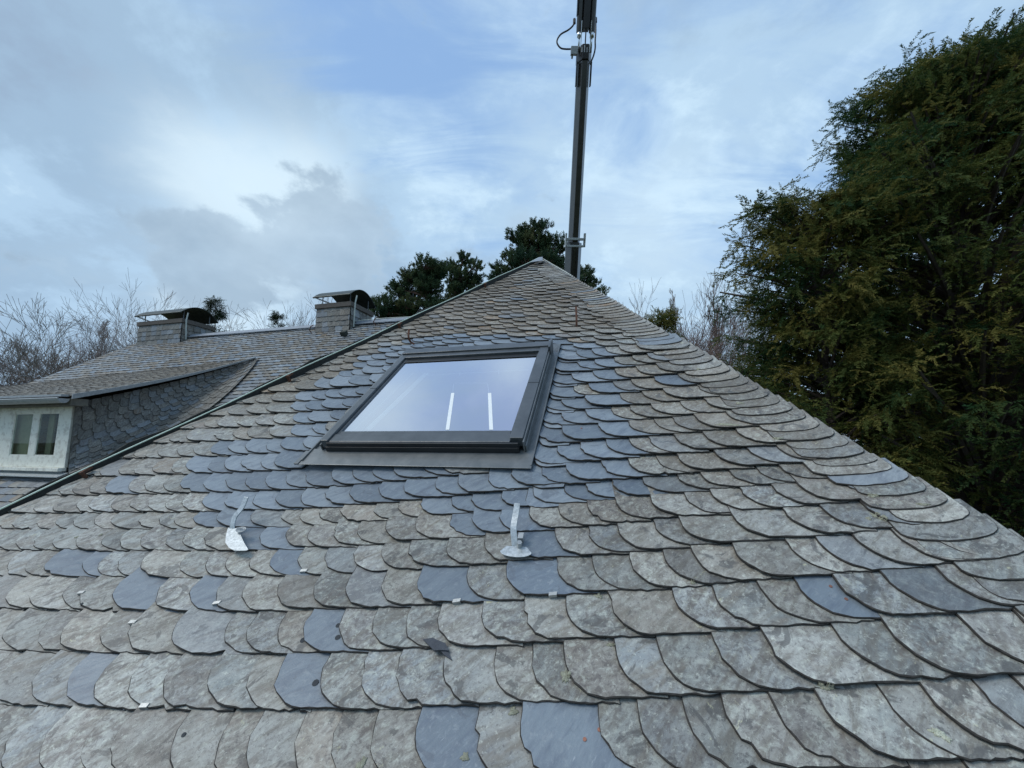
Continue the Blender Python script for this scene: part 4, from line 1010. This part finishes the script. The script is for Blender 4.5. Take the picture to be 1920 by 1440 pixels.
conifer('yew_tree', gp_(2080, 11), at_y(2090, 260, 11), [(.2, 3.8), (.5, 3.0), (.7, 2.0), (.85, 1.1), (.95, .5), (1.0, .15)],
        'dark evergreen cut off by the right edge of the view', nlimb=330, seed=14, nsub=12, nspr=5, group='evergreens right of the roof')

# pines behind the peak
def pine(base, top, clusters, label, seed, Y, tuft=.46, group='pines behind the roof peak'):
    """clusters: foliage pads (x, y, radius px) seen behind the roof, each given a depth"""
    rng = np.random.default_rng(seed); root = empty('pine_tree', tuple(base), label, 'tree', group); tr = MB(); P = []; D = []; S = []; T = []
    base = np.asarray(base, float); top = np.asarray(top, float)
    n = 12; tp = [base * (1 - t) + top * t + np.array([.25 * math.sin(t * 6 + seed), .2 * math.cos(t * 5), 0]) * math.sin(math.pi * t) for t in np.linspace(0, 1, n)]
    tr.tube(tp, [.28 * (1 - .9 * t) for t in np.linspace(0, 1, n)], 8)
    for (x, y, r_) in clusters + [(x + rng.normal(0, 9), y + abs(rng.normal(0, 9)), r_ * .8) for (x, y, r_) in clusters] + [(x + rng.normal(0, 6), y + rng.uniform(6, 20), r_ * .7) for (x, y, r_) in clusters]:
        r_ *= 1.06
        Yc = Y + rng.normal(0, r_ / F * Y * .8); c = at_y(x, y, Yc); R = r_ / F * Y
        hh = np.clip((c[2] - R * .9 - base[2]) / (top[2] - base[2]), .2, .97); a = base * (1 - hh) + top * hh
        cv_ = limb_curve(a, c, .1, 6); tr.tube(cv_, [.07 - .009 * k for k in range(6)], 5, cap=False)
        tn = np.clip(rng.normal(.45, .2), 0, 1)
        for k in range(int(100 * (R / .8) ** 2)):
            q = rng.normal(0, 1, 3); q /= np.linalg.norm(q); rr = R * rng.uniform(.35, 1.0); pp = c + q * rr * np.array([1, 1, .7])
            P.append(pp); D.append(q * .7 + np.array([0, 0, .9])); S.append(tuft * rng.uniform(.6, 1.1)); T.append(np.clip(tn + rng.normal(0, .15), 0, 1))
            if k % 4 == 0: tr.tube([c - np.array([0, 0, .3 * R]), pp], [.02, .01], 3, cap=False)
    P, D, S, T = map(np.array, (P, D, S, T)); tr.build('trunk', M_BARKP, root)
    tv, tq = tuft_template(seed, 34, .05); V, Q = stamp(tv, tq, P, D, S, rng, True); T_ = np.repeat(T, len(tv))
    big_mesh('crown', V, Q, M_PINE, root, {'tone': np.stack([T_, T_, T_], 1)})
Yp = 26
def cl(seed, poly_pts, rr): 
    g_ = random.Random(seed); return [(x + g_.uniform(-4, 4), y + g_.uniform(-4, 4), r_ * g_.uniform(.85, 1.1)) for (x, y, r_) in poly_pts]
pine(gp_(800, Yp), at_y(800, 480, Yp), cl(1, [(800, 495, 20), (770, 520, 22), (745, 540, 20), (730, 570, 24), (770, 560, 26), (800, 540, 24), (815, 515, 20), (735, 600, 22), (775, 595, 26), (810, 575, 26), (840, 590, 20), (755, 585, 22), (725, 585, 15), (820, 500, 15), (795, 520, 20)], 0), 'broad dark green pine left of the roof peak beside the right chimney', 3, Yp)
pine(gp_(868, Yp + 3), at_y(866, 470, Yp + 3), cl(2, [(866, 480, 14), (850, 500, 17), (882, 500, 16), (895, 520, 13), (868, 520, 18), (848, 530, 18), (890, 540, 15), (865, 545, 18), (845, 560, 20), (875, 565, 16), (895, 530, 10)], 0), 'slimmer brownish pine between the broad pine and the roof peak', 5, Yp + 3, tuft=.4)
pine(gp_(1030, Yp), at_y(1000, 420, Yp), cl(3, [(1000, 425, 14), (1020, 425, 14), (985, 440, 15), (1035, 445, 12), (970, 455, 15), (1005, 455, 22), (960, 480, 18), (990, 485, 24), (1025, 480, 24), (1045, 495, 20), (1060, 515, 22), (1085, 530, 20), (1095, 515, 14), (1108, 545, 13), (1128, 552, 9), (935, 505, 14), (955, 512, 14), (1005, 515, 26), (1040, 530, 24), (1065, 545, 22), (1050, 460, 14), (940, 515, 12), (1115, 530, 8)], 0), 'tallest pine with rounded needle pads behind the roof peak and crane', 8, Yp)

def small_conifer(x, y, Y, wpx, label, seed, M=M_SPRUCE, nl=90):
    t = at_y(x, y, Y); R = wpx / F * Y
    conifer('spruce_tree', gp_(x, Y), t, [(.3, R * 1.7), (.6, R * 1.2), (.8, R * .65), (.87, R * .42), (.94, R * .2), (1.0, .03)], label, nlimb=nl, seed=seed, M=M, ssize=.32, nsub=7, nspr=5, rise=.10, trunk_r=.22, noise=.12, lead=(14, .04))
small_conifer(404, 562, 30, 38, 'dark pointed spruce behind the left chimney cowl', 31, nl=170)
small_conifer(522, 585, 38, 26, 'small dark spruce over the rear ridge between the chimneys', 32, nl=110)
conifer('evergreen_tree', gp_(1238, 24), at_y(1236, 588, 24), [(.3, 1.6), (.6, 1.5), (.8, 1.2), (.93, .8), (1.0, .3)], 'small bright green evergreen peeping over the right hip', nlimb=150, seed=33, nsub=7, nspr=4, ssize=.5, rise=.4, tone_bias=.35, trunk_r=.15)

# leafless trees
def bare(name, x, ytop, Y, label, seed, M=M_TWIG, spread=.5, slim=False, minr=.016, levels=7, group='leafless trees beyond the roofs'):
    rg = random.Random(seed); base = gp_(x, Y); Ht = at_y(x, ytop, Y)[2]; root = empty(name, tuple(base), label, 'tree', group)
    segs_t = MB(); tw = MB(); cnt = [0]
    def rnd(d, a):
        v_ = np.array([rg.gauss(0, 1) for _ in range(3)]); v_ -= d * (v_ @ d); v_ /= np.linalg.norm(v_) + 1e-9
        o = d * math.cos(a) + v_ * math.sin(a); return o / np.linalg.norm(o)
    def grow(p, d, L, r_, lv):
        n = 3; pts = [p]; q = p; dd = d
        for k in range(n):
            dd = rnd(dd, rg.uniform(.02, .16)); dd = dd + np.array([0, 0, .03 if not slim else .12]); dd /= np.linalg.norm(dd)
            q = q + dd * L / n; pts.append(q)
        r1 = max(r_ * .62, minr)
        (segs_t if lv < 2 else tw).tube(pts, list(np.linspace(r_, r1, n + 1)), 7 if lv < 2 else (4 if lv < 4 else 3), cap=False)
        cnt[0] += 1
        if lv >= levels: return
        nc = 3 if lv < levels - 2 else rg.choice([3, 3, 4])
        for c in range(nc):
            a = rg.uniform(.3, .75) * (spread / .5) if c else rg.uniform(.05, .2)
            i = n if c == 0 else rg.choice([1, 2, 3, 3]) 
            grow(pts[i], rnd(dd, a), L * rg.uniform(.62, .86) * (1 if c else 1.05), max(r1 * (1 if c == 0 else .6), minr), lv + 1)
    k = 4.0 if not slim else 4.4
    if slim:
        n = 12; pts = [base + UPZ * Ht * t + np.array([rg.gauss(0, .1), rg.gauss(0, .1), 0]) for t in np.linspace(0, .97, n)]
        segs_t.tube(pts, list(np.linspace(.28, .03, n)), 7)
        for _ in range(70):
            t = rg.uniform(.25, .96); p = base + UPZ * Ht * t; a = rg.uniform(0, 6.28); d = np.array([math.cos(a), math.sin(a), 0]) * rg.uniform(.25, .6) + UPZ; d /= np.linalg.norm(d)
            grow(p, d, Ht * .07 * (1.25 - t), .035, levels - 3)
    else: grow(base, UPZ + np.array([rg.uniform(-.05, .05), 0, 0]), Ht / k, .15 + Ht * .005, 0)
    allv = np.concatenate(segs_t.v + tw.v); z = .5 * np.percentile(allv[:, 2], 97.0) + .5 * allv[:, 2].max(); sc = Ht / z
    for m__ in (segs_t, tw):
        m__.v = [np.stack([base[0] + (v_[:, 0] - base[0]) * sc, base[1] + (v_[:, 1] - base[1]) * sc, v_[:, 2] * sc], 1) for v_ in m__.v]
    segs_t.build('trunk', M_BARK if M is not M_TWIGP else M_TWIGP, root); tw.build('branches', M, root)
BT = [
 (20, 592, 42, 'broad leafless tree at the left edge of the view', M_TWIG, .55, False),
 (75, 612, 46, 'leafless tree second from the left edge', M_TWIGR, .5, False),
 (128, 600, 50, 'leafless tree above the hip of the rear roof', M_TWIGR, .55, False),
 (168, 584, 55, 'pale birch-like bare tree left of the left chimney', M_TWIGP, .4, True),
 (208, 612, 44, 'bushy reddish leafless tree just left of the left chimney', M_TWIGR, .6, False),
 (262, 596, 50, 'leafless tree behind the left edge of the left chimney', M_TWIG, .5, False),
 (318, 570, 52, 'fine-twigged leafless tree rising behind the left chimney cowl', M_TWIGP, .5, False),
 (447, 575, 44, 'leafless tree right of the pointed spruce', M_TWIG, .5, False),
 (487, 592, 46, 'small reddish leafless tree left of the small spruce', M_TWIGR, .55, False),
 (508, 588, 52, 'thin leafless tree close behind the small spruce', M_TWIG, .5, False),
 (565, 590, 50, 'lone leafless tree just left of the right chimney', M_TWIG, .45, False),
 (1277, 553, 42, 'slim poplar-like bare tree beside the small bright evergreen', M_TWIGP, .3, True),
 (1252, 585, 46, 'faint leafless tree behind the small bright evergreen', M_TWIGR, .4, False),
 (1318, 572, 40, 'leafless tree between the two slim bare trees right of the roof', M_TWIGR, .45, False),
 (1355, 540, 44, 'tall slim bare tree against the large evergreen', M_TWIGR, .3, True),
 (1370, 565, 36, 'leafless tree partly behind the low branches of the large evergreen', M_TWIGR, .45, False),
 (1300, 630, 34, 'low reddish bare tree just above the right hip', M_TWIGR, .6, False),
 (712, 560, 30, 'bare leaning branches left of the broad pine', M_TWIGR, .45, False),
]
for i, (x, y, Y, lab, M, sp, slim) in enumerate(BT):
    bare('bare_tree', x, y + (18 if x < 300 else -3), Y, lab, 100 + i * 7, M, sp, slim, minr=.0115 if Y > 40 else .009)
print('DONE objects', len(bpy.data.objects))
